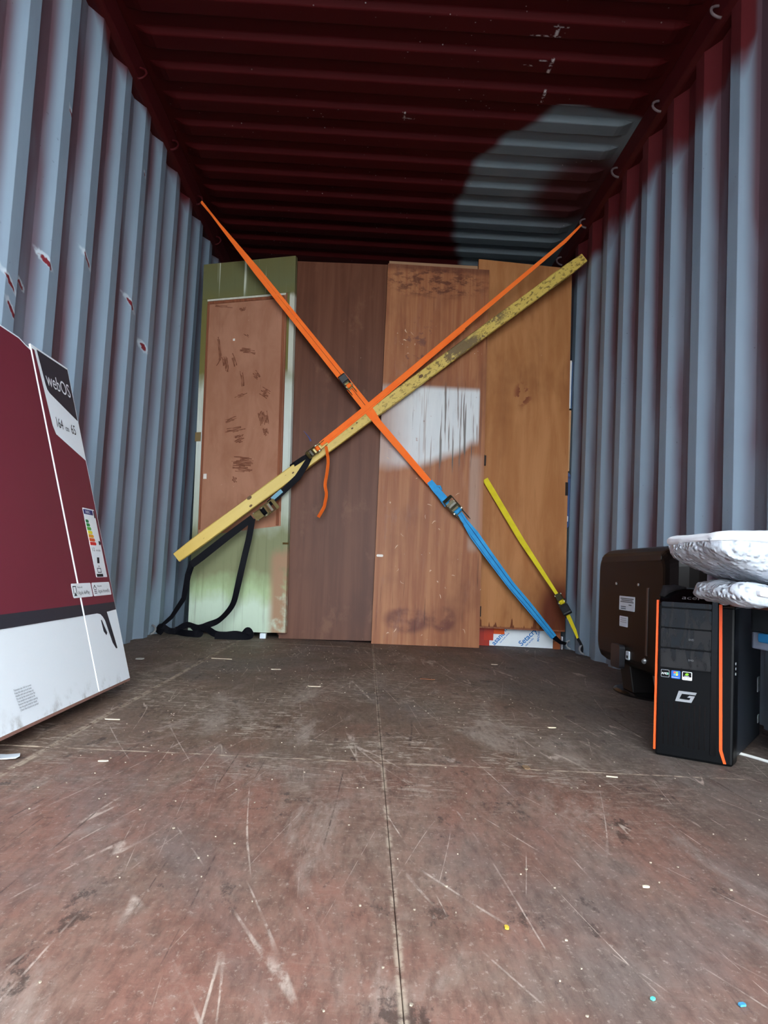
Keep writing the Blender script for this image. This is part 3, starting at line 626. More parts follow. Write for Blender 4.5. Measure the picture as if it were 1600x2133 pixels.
Wr(S, (.448, 4.355, .775), V((.470, 0, .745))-V((.40, 0, .815)), (0, -1, .05), .15, .048, M_WB, M_ZD, open_=2.95)
# yellow strap
S = empty('ratchet_strap', Matrix.Translation((1.08, 4.4, .3))); tag(S, 'yellow strap with black ratchet in front of the orange-brown door', 'strap')
W(MB().band([(.626, 4.484, .975), (.848, 4.462, .628), (1.055, 4.420, .328)], [.034, .032, .018], FR), 'webbing', M_WY, S)
W(MB().band([(1.085, 4.39, .262), (1.110, 4.355, .206), (1.135, 4.31, .135), (1.146, 4.275, .088)], [.012, .022, .018, .010], (-.4, -1, .3)), 'webbing', M_WY, S)
W(MB().band(catmull([(1.144, 4.278, .092), (1.155, 4.262, .07), (1.160, 4.245, .045), (1.158, 4.24, .02)], 4), .014, (-.7, -.7, .2), .006), 'hook', M_RUB, S)
Wr(S, (1.075, 4.395, .290), V((1.110, 4.355, .206))-V((1.055, 4.42, .328)), (-.3, -1, .1), .13, .034, M_WY, M_ZD, M_RUB, open_=.12)
# black strap wrapped round the beam, with tail coiled on the floor
S = empty('ratchet_strap', Matrix.Translation((-.7, 4.3, .6))); tag(S, 'black strap looped round the yellow beam with its tail coiled on the floor', 'strap')
W(MB().band([bo(-.385, 1.048, .010), bo(-.43, 1.018, .008), bo(-.475, .985, .003), V((-.50, 4.35, .968))], [.022, .026, .026, .024], (0, -1, .15)), 'webbing', M_WK, S)
W(MB().band([bo(-.382, 1.046, .013), bo(-.412, .985, .008), bo(-.455, .908, .007), bo(-.498, .862, .004), V((-.535, 4.334, .822)), V((-.607, 4.327, .750))], [.022, .034, .036, .034, .032, .034], [(0, -1, 0), (0, -1, 0), (0, -1, 0), (.1, -1, -.2), (.1, -1, -.2), (0, -1, -.1)]), 'webbing', M_WK, S)
W(MB().band([(-.590, 4.322, .777), (-.538, 4.326, .829)], .022, (.05, -1, -.15), .001), 'sewn_label', lab(plain('teal_label', (96, 150, 170), .5), 'x') if False else plain('teal_label', (96, 150, 170), .5), S)
W(MB().band([(-.690, 4.318, .668), (-.833, 4.312, .545), (-.958, 4.31, .433), (-1.010, 4.305, .388)], [.036, .040, .042, .040], (0, -1, .0)), 'webbing', M_WK, S)
W(MB().band([(-1.005, 4.312, .405), (-1.028, 4.325, .33), (-1.045, 4.335, .20), (-1.09, 4.28, .10), (-1.140, 4.19, .035)], [.036, .034, .030, .024, .016], [(0, -1, 0), (.5, -1, 0), (.7, -.8, 0), (.7, -.8, 0), (.7, -.8, 0)]), 'webbing', M_WK, S)
W(MB().band([(-.90, 4.33, .488), (-.98, 4.34, .43), (-1.012, 4.345, .385), (-1.035, 4.345, .33)], [.016, .02, .022, .02], (0, -1, 0)), 'webbing', M_WK, S)
Wr(S, (-.640, 4.312, .700), V((.607, 0, .50)), (.15, -1, -.25), .135, .046, M_WK, M_ZN, open_=.15)
t2 = catmull([(-.690, 4.312, .662), (-.701, 4.305, .555), (-.716, 4.298, .461), (-.733, 4.292, .353), (-.745, 4.288, .273), (-.760, 4.284, .193), (-.790, 4.28, .139), (-.835, 4.276, .092), (-.89, 4.272, .066), (-.935, 4.268, .050), (-1.0, 4.262, .062), (-1.05, 4.25, .032)], 6)
tn = []
for i in range(len(t2)):
    a = min(1, max(0, (i/len(t2)-.15)/.45)); tn.append((math.sin(a*1.15), -math.cos(a*1.15), .25*a))
W(MB().band(t2, .034, tn), 'loose_tail', M_WK, S)
c1 = catmull([(-.965, 4.262, .055), (-.93, 4.235, .03), (-.915, 4.205, .022), (-.94, 4.19, .022), (-1.0, 4.21, .022), (-1.05, 4.24, .025), (-1.09, 4.225, .030), (-1.125, 4.22, .05), (-1.135, 4.205, .032), (-1.11, 4.195, .02)], 6)
W(MB().band(c1, .036, [(math.sin(i*.5)*.3, -.85, .45) for i in range(len(c1))]), 'coiled_tail', M_WK, S)
c2 = catmull([(-.93, 4.262, .05), (-.885, 4.25, .045), (-.84, 4.22, .026), (-.79, 4.205, .022), (-.73, 4.21, .030), (-.69, 4.225, .028), (-.668, 4.235, .05), (-.655, 4.23, .045), (-.648, 4.22, .022), (-.69, 4.20, .019), (-.76, 4.185, .019), (-.83, 4.18, .018)], 6)
W(MB().band(c2, .036, [(math.sin(i*.35)*.3, -.85, .4) for i in range(len(c2))]), 'coiled_tail', M_WK, S)
tag(MB().box((-.612, 4.33, .0015), (-.578, 4.375, .03)).build('plastic_packer', plain('white_packer', (214, 226, 236), .5), bevel=.002), 'small white plastic packer under the green door', 'packer')

# ------------------------------------------------------------------ television carton leaning on the left wall
K0 = V((-.755, 2.439, .042)); kup = V((-.27101, 0, .96258)); kn = V((.96258, 0, .27101)); ks = V((0, -1, 0))
KM = Matrix(((ks.x, kup.x, kn.x, K0.x), (ks.y, kup.y, kn.y, K0.y), (ks.z, kup.z, kn.z, K0.z), (0, 0, 0, 1)))   # local: s along, t up the face, out
KT = empty('television_carton', KM); tag(KT, 'large maroon and white television carton leaning on the left wall', 'carton')
n = NT('maroon_carton_print', .5, 0, .35); n.color(n.mix(n.noise((1, 1, 1), 3, 4), C(112, 38, 54), C(120, 44, 60))); n.bump(n.noise((1, 60, 1), 2, 2), .05, .001); M_KMAR = n.m
n = NT('white_carton_print', .5, 0, .35); x, y, z = n.xyz()
dirt = n.ma('MULTIPLY', n.sm(n.ma('ADD', y, n.ma('MULTIPLY', n.noise(scale=14, detail=5), .1)), .04, .10, 1., 0.), n.sm(n.noise((3, 3, 1), 5, 5, .65), .48, .66, 0., .6))
n.color(n.mix(dirt, C(238, 243, 247), C(150, 146, 138))); M_KWH = n.m
M_KDK = plain('charcoal_carton_print', (44, 46, 56), .5, var=.05); M_KRAW = plain('raw_corrugated_edge', (134, 96, 84), .85, var=.25, scale=40)
TH = .145; KL = 1.66; KH = .996; fold = .275
K = lambda s, t, o: V((s, t, o))
# body: two thin-walled pieces so the far flap stands a little proud
body = MB(); body.prism([(0, 0), (KL, 0), (KL, KH-.012), (fold+.03, KH-.012), (fold+.012, KH-.006), (fold, KH-.006), (0, KH)], lambda q: K(q[0], q[1], -TH), lambda q: K(q[0], q[1], -.004)).build('body', M_KWH, KT, bevel=.004)
flat(rect(0, fold-.003, 0, KH+.001), lambda a, b_, c: K(a, b_, -.004+c), .005, 'end_flap', M_KWH, KT)
P1 = [(fold+.003, .0), (KL, .0), (KL, KH-.002), (fold+.07, KH-.002), (fold+.03, KH-.012), (fold+.003, KH-.014)]
flat(P1, lambda a, b_, c: K(a, b_, -.004+c), .0042, 'face_sheet', M_KWH, KT)
E_ = .0012
def kp(poly, name, mat, o=0., th=.0005): return flat(poly, lambda a, b_, c: K(a, b_, E_+o+c), th, name, mat, KT)
kp([(fold+.008, .244), (KL, .244), (KL, KH-.008), (fold+.075, KH-.008), (fold+.034, KH-.018), (fold+.008, KH-.022)], 'maroon_print', M_KMAR)
kp([(.004, .240), (fold-.006, .240), (fold-.006, KH-.012), (fold-.022, KH-.012), (.228, .765), (.214, .742), (.006, .693)], 'maroon_print', M_KMAR, -.0)
kp([(.234, KH-.006), (.006, KH-.006), (.006, .822), (.198, .868), (.212, .876), (.218, .890)], 'charcoal_print', M_KDK)
kp(rect(fold+.008, KL, .213, .244), 'charcoal_print', M_KDK)
kp([(fold-.006, .213), (.17, .213), (.146, .209), (.130, .200), (.118, .188), (.060, .100), (.072, .100), (.092, .120), (.090, .213), (.004, .216), (.004, .240), (fold-.006, .240)][::-1], 'stand_print', M_KDK)
kp([(.152, .192), (.146, .192), (.122, .152), (.132, .146), (.148, .158)], 'stand_print', M_KDK)
KTX = Matrix(((-1, 0, 0, 0), (0, 1, 0, 0), (0, 0, 1, 0), (0, 0, 0, 1)))
def kt(body_, s, t, size, mat, sx=1., o=.0006): 
    M = Matrix.Translation((s, t, E_+o+.0004)) @ KTX
    return text(body_, size, M, mat, KT, sx=sx)
M_WINK = plain('white_ink', (236, 238, 240), .5, var=.03)
kt('webOS', .208, .892, .062, M_WINK, 1.0); 
kt('164', .200, .768, .044, M_BLACKINK, .85); kt('cm', .128, .768, .026, M_BLACKINK, .85); kt('65', .083, .768, .044, M_BLACKINK, .9)
# energy label
kp(rrect(.024, .121, .319, .532, .003), 'energy_label', M_WINK, .0004)
EC = [(0, 110, 60), (30, 140, 60), (90, 170, 60), (240, 220, 50), (240, 160, 40), (230, 90, 40), (220, 40, 40)]
for i, c in enumerate(EC):
    t = .496-i*.0115; l = .020+.0045*i
    kp([(.116, t), (.116, t-.0095), (.116-l, t-.0095), (.116-l-.005, t-.00475), (.116-l, t)], 'energy_class_arrow', plain('label_colour_%d' % i, c, .5, var=.03), .0009)
kp(rect(.042, .118, .513, .528), 'label_heading', plain('label_navy', (30, 44, 110), .5), .0009)
kt('ENERG', .105, .516, .012, M_WINK, 1., .0014)
kp(rect(.026, .034, .505, .528), 'label_code', M_BLACKINK, .0009)
kp([(.040, .432), (.028, .432), (.024, .426), (.028, .420), (.040, .420)], 'class_tag', M_BLACKINK, .0009)
kt('112', .112, .399, .016, M_BLACKINK, 1., .0009); kt('kWh/1000h', .078, .399, .008, M_BLACKINK, 1., .0009)
kp([(.088, .362), (.070, .362), (.064, .380), (.082, .380)], 'label_icon', M_BLACKINK, .0009); kt('HDR', .088, .350, .007, M_BLACKINK, 1., .0009)
for a, b_, c, d_ in ((.100, .098, .333, .347), (.070, .068, .333, .347), (.100, .068, .345, .347), (.100, .068, .333, .335)): kp(rect(b_, a, c, d_), 'label_icon', M_BLACKINK, .0009)
kp(rect(.060, .114, .3205, .329), 'bar_code', M_BLACKINK, .0009)
# badges
for s0, s1, l1, l2 in ((.181, .328, 'Works with', 'Apple AirPlay'), (.018, .171, 'Works with', 'Apple HomeKit')):
    kp(rrect(s0, s1, .2635, .3035, .005), 'badge', M_WINK, .0007 if s0 > .1 else .0004)
    kt(l1, s1-.040, .290, .0075, M_BLACKINK, 1., .0012); kt(l2, s1-.040, .272, .0155, M_BLACKINK, 1., .0012)
for a, b_, c, d_ in ((.322, .298, .294, .2965), (.322, .3195, .275, .2965), (.3005, .298, .275, .2965)): kp(rect(b_, a, c, d_), 'badge_icon', M_BLACKINK, .0013)
kp([(.320, .269), (.300, .269), (.310, .279)][::-1], 'badge_icon', M_BLACKINK, .0013)
kp([(.166, .285), (.152, .297), (.138, .285), (.141, .285), (.152, .294), (.163, .285)], 'badge_icon', M_BLACKINK, .0010)
for q_ in (.281, .276, .271): kp(rect(.142, .162, q_, q_+.002), 'badge_icon', M_BLACKINK, .0010)
small = ['Television size 164 cm screen', 'Keep this side up at all times', 'Handle with care and keep dry', 'Do not lay the carton down flat', 'Two people are needed to lift', 'Remove the tape before opening', 'See the guide inside for details', 'Check that all parts are packed']
M_FINE = plain('grey_ink', (90, 96, 104), .6)
for i, l in enumerate(small):
    kt(l, .760-.002*i, .078-i*.0064, .0062, M_FINE, 1.15); kt(l[::-1][:22] if False else l, 1.02, .078-i*.0064, .0062, M_FINE, 1.1)
MB().prism([(0, -TH), (KL, -TH), (KL, -.0035), (0, -.0035)], lambda q: K(q[0], -.003, q[1]), lambda q: K(q[0], .001, q[1])).build('base_edge', M_KRAW, KT)
MB().prism([(0, -.006), (KL, -.006), (KL, .0), (0, .0)], lambda q: K(q[0], -.007, q[1]), lambda q: K(q[0], .001, q[1])).build('torn_lip', M_KRAW, KT)

# ------------------------------------------------------------------ computer tower
PA = V((.685, 1.908, 0)); pe = V((.8196, -.5729, 0)); pd = V((.5729, .8196, 0))
PM = Matrix(((pe.x, pd.x, 0, PA.x), (pe.y, pd.y, 0, PA.y), (0, 0, 1, 0), (0, 0, 0, 1)))
PC = empty('computer_tower', PM); tag(PC, 'black computer tower with orange edge stripes standing on the floor', 'computer')
M_PCB = plain('gloss_black_plastic', (7, 7, 9), .2, spec=.4, var=.1); M_PCM = plain('matt_black_plastic', (10, 11, 13), .4, spec=.12, var=.1); M_PCS = plain('charcoal_steel_panel', (38, 42, 48), .45, 0, spec=.3, var=.06)
n = NT('smeared_gloss_bay', .2, 0, .45); n.color(n.mix(n.noise(scale=14), C(10, 10, 12), C(18, 18, 20))); n.rough(n.sm(n.noise((10, 1, 3), 4, 4, .6, .6), .35, .7, .12, .5)); M_BAY = n.m
M_ORS = plain('orange_stripe_plastic', (232, 84, 30), .4, var=.05)
PW, PH, PD = .176, .392, .43
MB().box((.004, .05, .012), (PW-.002, PD, PH)).build('case', M_PCS, PC, bevel=.003)
MB().box((-.001, .002, 0), (PW, .062, PH-.022)).build('front_bezel', M_PCM, PC, bevel=.006)
MB().prism([(.006, PH-.03), (.0, PH-.022), (.045, PH+.016), (.20, PH+.018), (.24, PH-.002), (.24, PH-.02)], lambda q: (.0, q[0], q[1]), lambda q: (PW, q[0], q[1])).build('top_cover', M_PCB, PC, bevel=.006)
PF = lambda a, b_, c: V((a, .002-c, b_))
for z0, z1 in ((.361, .373), (.312, .357), (.263, .308), (.214, .259)):
    o = flat(rrect(.009, .125, z0, z1, .003), PF, .004, 'drive_bay_cover', M_BAY, PC)
    if z1 < .32: text('DVD', .006, Matrix.Translation((.074, -.0025, z0+.02)) @ Matrix.Rotation(math.pi/2, 4, 'X'), plain('grey_print', (120, 120, 122), .5), o)
fp = flat(rrect(.009, .125, .022, .210, .003), PF, .003, 'lower_grille', M_PCM, PC)
for i in range(9): MB().box((.018+i*.0118, -.0022, .03), (.0215+i*.0118, .0, .132)).build('grille_rib', M_PCB, fp)
flat(rrect(.126, .1385, .02, .386, .002), PF, .002, 'side_channel', M_PCB, PC)
MB().prism([(-.003, .014), (.0015, .014), (.0015, .376), (-.003, .376)], lambda q: (q[0], -.002, q[1]), lambda q: (q[0], .012, q[1])).build('orange_stripe', M_ORS, PC)
flat([(.1565, .006), (.1625, .006), (.1535, .036), (.1480, .374), (.1410, .374), (.1468, .034)], PF, .004, 'orange_stripe', M_ORS, PC)
# stickers
def stk(u0, u1, z0, z1, mat, nm='sticker'): return flat(rrect(u0, u1, z0, z1, .002), PF, .0034, nm, mat, PC)
TXF = lambda u, z, o=.006: Matrix.Translation((u, .002-o, z)) @ Matrix.Rotation(math.pi/2, 4, 'X')
M_SILV = plain('silver_plastic', (186, 190, 194), .3, .7)
s1 = stk(.0112, .031, .190, .208, M_SILV); flat(rrect(.0122, .030, .191, .207, .0015), PF, .0038, 'sticker_face', M_PCB, s1); text('AMD', .0072, TXF(.0128, .1965), M_WINK, s1)
flat([(.0262, .1965), (.029, .1965), (.029, .2), (.0275, .202), (.0262, .2)], PF, .0042, 'green_mark', plain('green_ink', (60, 180, 130), .5), s1)
s2 = stk(.0353, .0565, .189, .208, plain('blue_sticker', (40, 96, 178), .35))
for (a, b_), c in (((0, 0), (240, 200, 60)), ((1, 0), (90, 170, 230)), ((0, 1), (230, 90, 50)), ((1, 1), (120, 190, 70))):
    k = {(0, 0): (80, 160, 230), (1, 0): (245, 205, 70), (0, 1): (235, 100, 60), (1, 1): (130, 195, 80)}[(a, b_)]
    u, z = .0408+a*.0054, .196+b_*.0052; flat([(u, z), (u+.0048, z+.0006), (u+.0052, z+.005), (u+.0004, z+.0045)], PF, .004, 'flag_tile', plain('flag_%d%d' % (a, b_), k, .4), s2)
text('Windows 7', .0036, TXF(.0372, .191), M_WINK, s2)
s3 = stk(.0608, .0835, .188, .208, M_WINK); flat(rrect(.0622, .082, .1955, .2068, .001), PF, .0038, 'sticker_face', M_PCB, s3)
flat([(.067, .2015), (.0705, .2045), (.0745, .2045), (.0765, .2015), (.0735, .199), (.069, .199)], PF, .0042, 'green_mark', plain('lime_ink', (120, 185, 30), .5), s3); text('NVIDIA', .0034, TXF(.0662, .1963), M_WINK, s3); text('GEFORCE', .0038, TXF(.0642, .1905), M_BLACKINK, s3)
lg = flat([(.0541, .161), (.0950, .161), (.0925, .1550), (.0615, .1550), (.0552, .1420), (.0790, .1420), (.0815, .1475), (.0735, .1475), (.0785, .1520), (.0910, .1520), (.0832, .136), (.0462, .136)], PF, .005, 'silver_emblem', M_SILV, PC)
text('acer', .02, Matrix.Translation((.052, .0125, PH-.0105)) @ Matrix.Rotation(.70, 4, 'X'), M_SILV, PC, sx=1.35)
SFm = lambda a, b_, c: V((PW-.002+c, a, b_))
flat(rrect(.375, .41, .135, .175, .002), SFm, .0008, 'sticker', plain('dull_white_sticker', (186, 194, 198), .5), PC); flat(rrect(.385, .41, .05, .072, .002), SFm, .0008, 'sticker', plain('dull_white_sticker', (186, 194, 198), .5), PC)
for z in (.21, .222, .234): flat(rrect(.018, .026, z, z+.006, .001), lambda a, b_, c: V((PW+c, a, b_)), .001, 'side_port', M_SILV, PC)
MB().tube([(.004, .02, PH-.008), (.010, .03, PH+.010), (.030, .040, PH+.016), (.055, .05, PH+.016)], [.007, .013, .008, .003], 10).build('dusty_cloth', plain('black_lint', (18, 14, 18), .9, var=.4), PC, True)

# ------------------------------------------------------------------ monitor with its back to the room
MM = empty('computer_monitor', Matrix.Translation((1.04, 2.90, 0))); tag(MM, 'dark brown-black monitor on a stand, back turned, by the right wall', 'monitor')
n = NT('dark_brown_gloss_shell', .36, 0, .1); n.color(n.mix(n.noise(scale=8), C(12, 7.5, 6.5), C(14, 9, 8))); M_MON = n.m
ox, oy = 1.04, 2.90; ya, yb, za, zb = 2.425-oy, 3.215-oy, .094, .548
secs = [(-.122, .060), (-.120, .046), (-.112, .030), (-.09, .012), (-.06, .003), (-.03, .0), (-.006, .0), (-.002, .004)]
mb = MB(); R_ = []
for xx, ins in secs: R_.append([(xx, a, b_) for a, b_ in rrect(ya+ins, yb-ins, za+ins*.8, zb-ins*.8, max(.02, .07-ins*.4), 6)])
nn = len(R_[0]); mb.add([p for r in R_ for p in r], [(i*nn+k, i*nn+(k+1) % nn, (i+1)*nn+(k+1) % nn, (i+1)*nn+k) for i in range(len(R_)-1) for k in range(nn)]+[tuple(range(nn-1, -1, -1)), tuple((len(R_)-1)*nn+k for k in range(nn))])
mb.build('rear_shell', M_MON, MM, smooth=False, bevel=.002)
flat(rrect(ya+.02, yb-.02, za+.02, zb-.02, .02), lambda a, b_, c: V((-.002+c, a, b_)), .002, 'screen', M_PCB, MM)
MF = lambda a, b_, c: V((.92-ox-.002-c, a-oy, b_))
flat(rrect(2.50, 3.13, .492, .512, .006), MF, .002, 'vent_strip', plain('vent_brown', (34, 24, 22), .5), MM)
M_STK = plain('white_sticker', (216, 222, 232), .5, var=.05)
o = flat(rrect(2.74, 2.905, .312, .364, .003), MF, .0012, 'rating_label', M_STK, MM)
for z, a, b_ in ((.355, 2.75, 2.89), (.349, 2.76, 2.88), (.343, 2.75, 2.89), (.325, 2.83, 2.885), (.318, 2.83, 2.885), (.333, 2.77, 2.80)): flat(rect(a, b_, z-.0015, z+.002), MF, .0016, 'printed_line', M_FINE, o)
o = flat(rrect(2.808, 2.897, .252, .290, .003), MF, .0012, 'rating_label', M_STK, MM)
for z in (.282, .275, .268): flat(rect(2.82, 2.885, z, z+.0012), MF, .0016, 'printed_line', M_FINE, o)
o = flat(rrect(2.775, 2.808, .138, .168, .004), MF, .0045, 'port_sticker', M_STK, MM); flat(rect(2.784, 2.80, .143, .153), MF, .005, 'printed_mark', M_BLACKINK, o)
for a in (2.705, 2.945): MB().tube([(.92-ox-.006, a-oy, .409), (.92-ox, a-oy, .409)], .005, 8).build('screw', M_SILV, MM)
flat(rect(2.60, 2.612, .172, .40), MF, .006, 'panel_ridge', plain('ridge_brown', (66, 52, 48), .35), MM); flat(rrect(2.44, 2.60, .172, .40, .01), MF, .003, 'port_cover', M_MON, MM)
flat(rrect(2.83, 2.93, .10, .185, .012), MF, .02, 'hinge_cover', plain('hinge_grey', (36, 36, 40), .35), MM)
MB().tube([(-.118, 2.63-oy, .155), (-.128, 2.62-oy, .152)], .009, 10).build('cable_knob', M_SILV, MM, True)
nk = MB(); nk.prism([(-.105, .14), (-.03, .16), (-.0, .014), (-.085, .014)], lambda q: (q[0], -.06, q[1]), lambda q: (q[0], .05, q[1])); nk.build('neck', plain('neck_grey', (20, 18, 18), .35), MM, bevel=.004)
bs = MB(); seg = 40
pr = [(1., .0), (1., .006), (.9, .012), (.55, .018), (.2, .02)]
bs.add([(.0+r*.112*math.cos(2*math.pi*k/seg), .03+r*.20*math.sin(2*math.pi*k/seg), z) for r, z in pr for k in range(seg)], [(i*seg+k, i*seg+(k+1) % seg, (i+1)*seg+(k+1) % seg, (i+1)*seg+k) for i in range(len(pr)-1) for k in range(seg)]+[tuple(range(seg-1, -1, -1)), tuple((len(pr)-1)*seg+k for k in range(seg))])
bs.build('base', plain('base_black', (14, 12, 12), .25, spec=.4), MM, smooth=False)

# ------------------------------------------------------------------ tub, board and bubble-wrapped parcels at the right edge
tag(MB().box((.985, 1.42, 0), (1.16, 1.90, .078)).build('dark_plank_block', plain('dark_stained_wood', (48, 40, 36), .8), bevel=.003), 'dark wooden block under the clear storage tub', 'block')
TB = empty('storage_tub', Matrix.Translation((1.058, 1.675, .078))); tag(TB, 'clear lilac-tinted plastic storage tub with blue clip at right edge', 'tub')
M_TUB = plain('cloudy_clear_plastic', (176, 184, 206), .3, spec=.5, var=.05); M_LID = plain('grey_tub_lid', (58, 62, 66), .45)
mb = MB(); lo = rrect(-.085, .095, -.24, .225, .03, 4); hi = rrect(-.105, .108, -.26, .245, .035, 4); nl = len(lo)
mb.add([(a, b_, 0) for a, b_ in lo]+[(a, b_, .225) for a, b_ in hi], [(k, (k+1) % nl, nl+(k+1) % nl, nl+k) for k in range(nl)]+[tuple(range(nl-1, -1, -1))])
o = mb.build('body', M_TUB, TB, True); o.modifiers.new('wall', 'SOLIDIFY').thickness = .003
MB().prism(rrect(-.14, .11, -.27, .25, .03), lambda q: (q[0], q[1], .192), lambda q: (q[0], q[1], .232)).build('rim_flange', M_TUB, TB, bevel=.003)
MB().prism(rrect(-.142, .11, -.272, .252, .03), lambda q: (q[0], q[1], .234), lambda q: (q[0], q[1], .293)).build('lid', M_LID, TB, bevel=.004)
lab(MB().prism(rrect(.115, .186, .210, .232, .005), lambda q: (-.147, q[0], q[1]), lambda q: (-.139, q[0], q[1])).build('clip', plain('sky_blue_clip', (62, 160, 226), .4), TB, bevel=.003), 'sky-blue clip')
BD = tag(MB().box((.800, 1.50, .372), (1.16, 1.775, .383)).build('shelf_board', wood('dark_red_brown_shelf', (86, 46, 34), (104, 58, 42), (70, 36, 28)), bevel=.003), 'reddish brown board overhanging the tub below the bubble-wrapped parcels', 'board')
def bubble(name):
    n = NT(name, .28, 0, .6)
    n.color(n.mix(n.noise(scale=9, detail=4), C(168, 175, 184), C(206, 212, 220)))
    n.b.inputs['Subsurface Weight'].default_value = .15; n.b.inputs['Subsurface Radius'].default_value = (.02, .02, .02)
    v_ = n.sm(n.voro(scale=68), .0, .55, 1., 0.); n.bump(n.ma('ADD', n.ma('MULTIPLY', v_, .8), n.ma('MULTIPLY', n.noise(scale=30, detail=4), .8)), .8, .008); return n.m
M_BUB = bubble('bubble_wrap_film'); M_FOAM = plain('white_foam_sheet', (240, 242, 246), .7, var=.03)
def parcel(name, xs_, top, bot, y0, y1, mat, parent, puff=.012, seed=1):
    """wrapped slab: outline along x with top/bottom heights, rounded towards front and back"""
    rnd = random.Random(seed); mb = MB(); seg = 14; R_ = []
    for i, xx in enumerate(xs_):
        t, b_ = top[i], bot[i]; cz, hz = (t+b_)/2, (t-b_)/2; ring = []
        for k in range(seg):
            a = 2*math.pi*k/seg; ca, sa = math.cos(a), math.sin(a)
            sx_ = abs(ca)**.35*(1 if ca > 0 else -1); sz_ = abs(sa)**.45*(1 if sa > 0 else -1)
            j = rnd.uniform(-puff, puff)*.35
            e_ = .55 if i == 0 else (.9 if i == 1 else 1)
            ring.append((xx+rnd.uniform(-.004, .004), (y0+y1)/2+sx_*(y1-y0)/2*e_+j, cz+sz_*hz+j*.6))
        R_.append(ring)
    n_ = len(R_); mb.add([p for r in R_ for p in r], [(i*seg+k, (i+1)*seg+k, (i+1)*seg+(k+1) % seg, i*seg+(k+1) % seg) for i in range(n_-1) for k in range(seg)]+[tuple(range(seg)), tuple((n_-1)*seg+k for k in range(seg-1, -1, -1))])
    o = mb.build(name, mat, parent, True); s = o.modifiers.new('smooth', 'SUBSURF'); s.levels = s.render_levels = 3
    for kind, size, st in (('CLOUDS', .05, puff*.9), ('VORONOI', .012, -.0045 if mat is M_BUB else -.0008)):
        t = bpy.data.textures.get(name+kind) or bpy.data.textures.new(name+kind, kind); t.noise_scale = size
        d_ = o.modifiers.new('puff', 'DISPLACE'); d_.texture = t; d_.strength = st; d_.mid_level = .5; d_.texture_coords = 'LOCAL'
    return o
LP = empty('wrapped_parcel', Matrix.Translation((0, 0, 0))); tag(LP, 'small crinkled bubble-wrapped parcel lying on the reddish brown board', 'parcel')
parcel('bubble_wrap', [.684, .700, .735, .778, .81, .88, 1.0, 1.14], [.412, .428, .428, .420, .414, .408, .406, .404], [.400, .386, .376, .378, .391, .392, .392, .392], 1.492, 1.765, M_BUB, LP, .02, 3)
MB().prism([(.722, .398), (.722, .410), (.83, .395), (1.1, .392), (1.1, .378), (.83, .381)], lambda q: (q[0], 1.482, q[1]+.004), lambda q: (q[0], 1.52, q[1]+.004)).build('white_panel_edge', M_FOAM, LP, bevel=.003)
UP = empty('wrapped_parcel', Matrix.Translation((0, 0, 0))); tag(UP, 'large bubble-wrapped parcel with white foam top lying above the smaller parcel', 'parcel')
parcel('bubble_wrap', [.638, .648, .668, .715, .785, .88, 1.0, 1.14], [.512, .516, .521, .526, .529, .530, .530, .528], [.494, .480, .466, .446, .424, .408, .405, .405], 1.47, 1.78, M_BUB, UP, .014, 5)
parcel('foam_sheet', [.636, .646, .668, .715, .785, .88, 1.0, 1.14], [.520, .5235, .527, .531, .534, .535, .535, .533], [.506, .504, .503, .502, .5, .499, .499, .499], 1.464, 1.787, M_FOAM, UP, .006, 6)
tag(MB().tube(catmull([(.905, 1.965, .004), (.924, 1.929, .004), (.946, 1.872, .004), (.975, 1.80, .004), (.97, 1.70, .004)], 6), .0038, 8).build('rope', plain('white_cord', (220, 220, 216), .7)), 'thin white cord on the floor beside the computer tower', 'cord')

# ------------------------------------------------------------------ litter on the floor
def chip(x, y, ln, wd, ang, rgb, label, name='wood_chip', curl=0.):
    P = [(-.5, -.35), (-.2, -.5), (.3, -.42), (.5, -.1), (.42, .4), (-.1, .5), (-.48, .3)]
    ca, sa = math.cos(ang), math.sin(ang); mb = MB()
    f = lambda q, z: (x+q[0]*ln*ca-q[1]*wd*sa, y+q[0]*ln*sa+q[1]*wd*ca, z+curl*abs(q[0])**2*ln)
    mb.prism([(a*random.uniform(.85, 1.1), b_*random.uniform(.8, 1.15)) for a, b_ in P], lambda q: f(q, .0012), lambda q: f(q, .0032))
    return tag(mb.build(name, plain('chip_%d_%d_%d' % rgb, rgb, .7)), label, 'scrap')
PALE = (206, 190, 166)
chip(-.74, 1.60, .05, .035, .3, (206, 214, 222), 'white paper scrap on the floor under the carton', 'paper_scrap', .3)
chip(-.946, 3.22, .035, .05, .2, (190, 188, 178), 'square pale scrap on the floor beyond the carton', 'paper_scrap')
chip(-.637, 3.35, .085, .012, -.05, PALE, 'long pale splinter on the floor left of the doors')
chip(-.377, 3.10, .04, .02, .1, PALE, 'short pale splinter nearest the dark brown door')
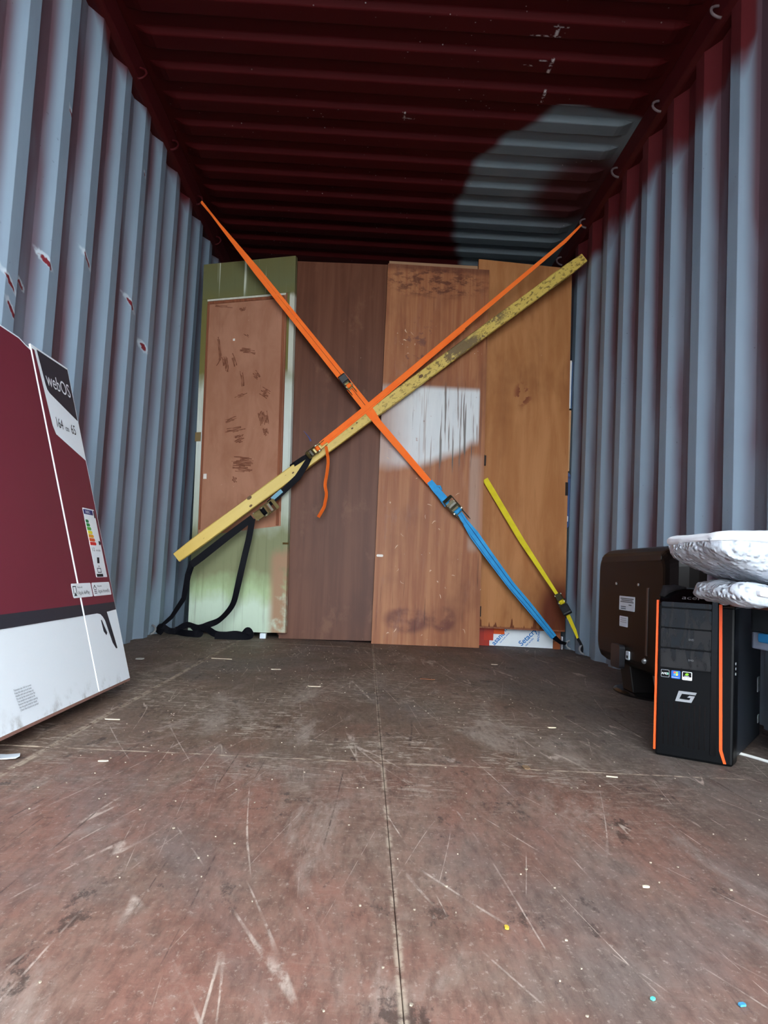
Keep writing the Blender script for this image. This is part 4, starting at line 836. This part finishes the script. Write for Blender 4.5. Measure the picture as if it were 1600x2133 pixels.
chip(-.199, 2.71, .045, .016, .0, PALE, 'pale splinter at the middle of the floor')
chip(-.664, 2.01, .04, .007, .05, (214, 200, 178), 'thin pale splinter close to the carton base')
chip(-.551, 1.606, .02, .008, .2, (210, 196, 176), 'blunt pale chip by the floor panel joint')
chip(.498, 2.177, .022, .012, .1, (222, 206, 176), 'round cream chip in front of the computer tower')
chip(.504, 1.668, .026, .006, -.2, (210, 196, 172), 'cream splinter in front of the computer tower')
chip(.330, 1.715, .014, .03, .2, (140, 112, 84), 'brown chip at the floor panel joint')
chip(.147, .943, .005, .010, .1, (206, 176, 60), 'yellow paint flake on the near floor', 'paint_flake')
chip(.356, .796, .008, .006, .3, (70, 150, 190), 'blue paint flake at the lower right of the floor', 'paint_flake')
chip(.268, .80, .005, .005, .6, (90, 190, 180), 'turquoise paint flake near the blue flake', 'paint_flake')
chip(.364, 1.083, .009, .006, .0, (226, 214, 190), 'oval cream chip on the near right floor')
chip(.579, 3.632, .03, .018, .1, PALE, 'pale chip on the floor before the printed sheet')
chip(.22, 3.03, .06, .02, -.1, (126, 78, 52), 'brown leaf-like splinter before the white-patched door')
chip(.46, 3.05, .07, .018, .05, (62, 46, 38), 'dark splinter on the floor below the blue strap')
MB_ = MB(); rnd = random.Random(11)
for i in range(520):
    x_, y_ = rnd.uniform(-.95, .95), rnd.uniform(.72, 4.1)
    if x_ > .62 and y_ > 1.7 or x_ < -.7 and y_ < 2.5: continue
    r_ = rnd.uniform(.0008, .0024); a = rnd.uniform(0, 3); e_ = rnd.uniform(.3, 1)
    q = [(x_+r_*math.cos(a+t)*(1 if t % 2 < 1 else e_), y_+r_*1.2*math.sin(a+t)*e_) for t in (0, 1.3, 2.6, 4.2, 5.2)]
    MB_.prism(q, lambda p: (p[0], p[1], .001), lambda p: (p[0], p[1], .0026))
o = MB_.build('sawdust_grit', plain('pale_grit', (160, 146, 128), .8, var=.4)); o['kind'] = 'stuff'; o['label'] = 'fine pale grit and sawdust scattered over the floor'; o['category'] = 'debris'
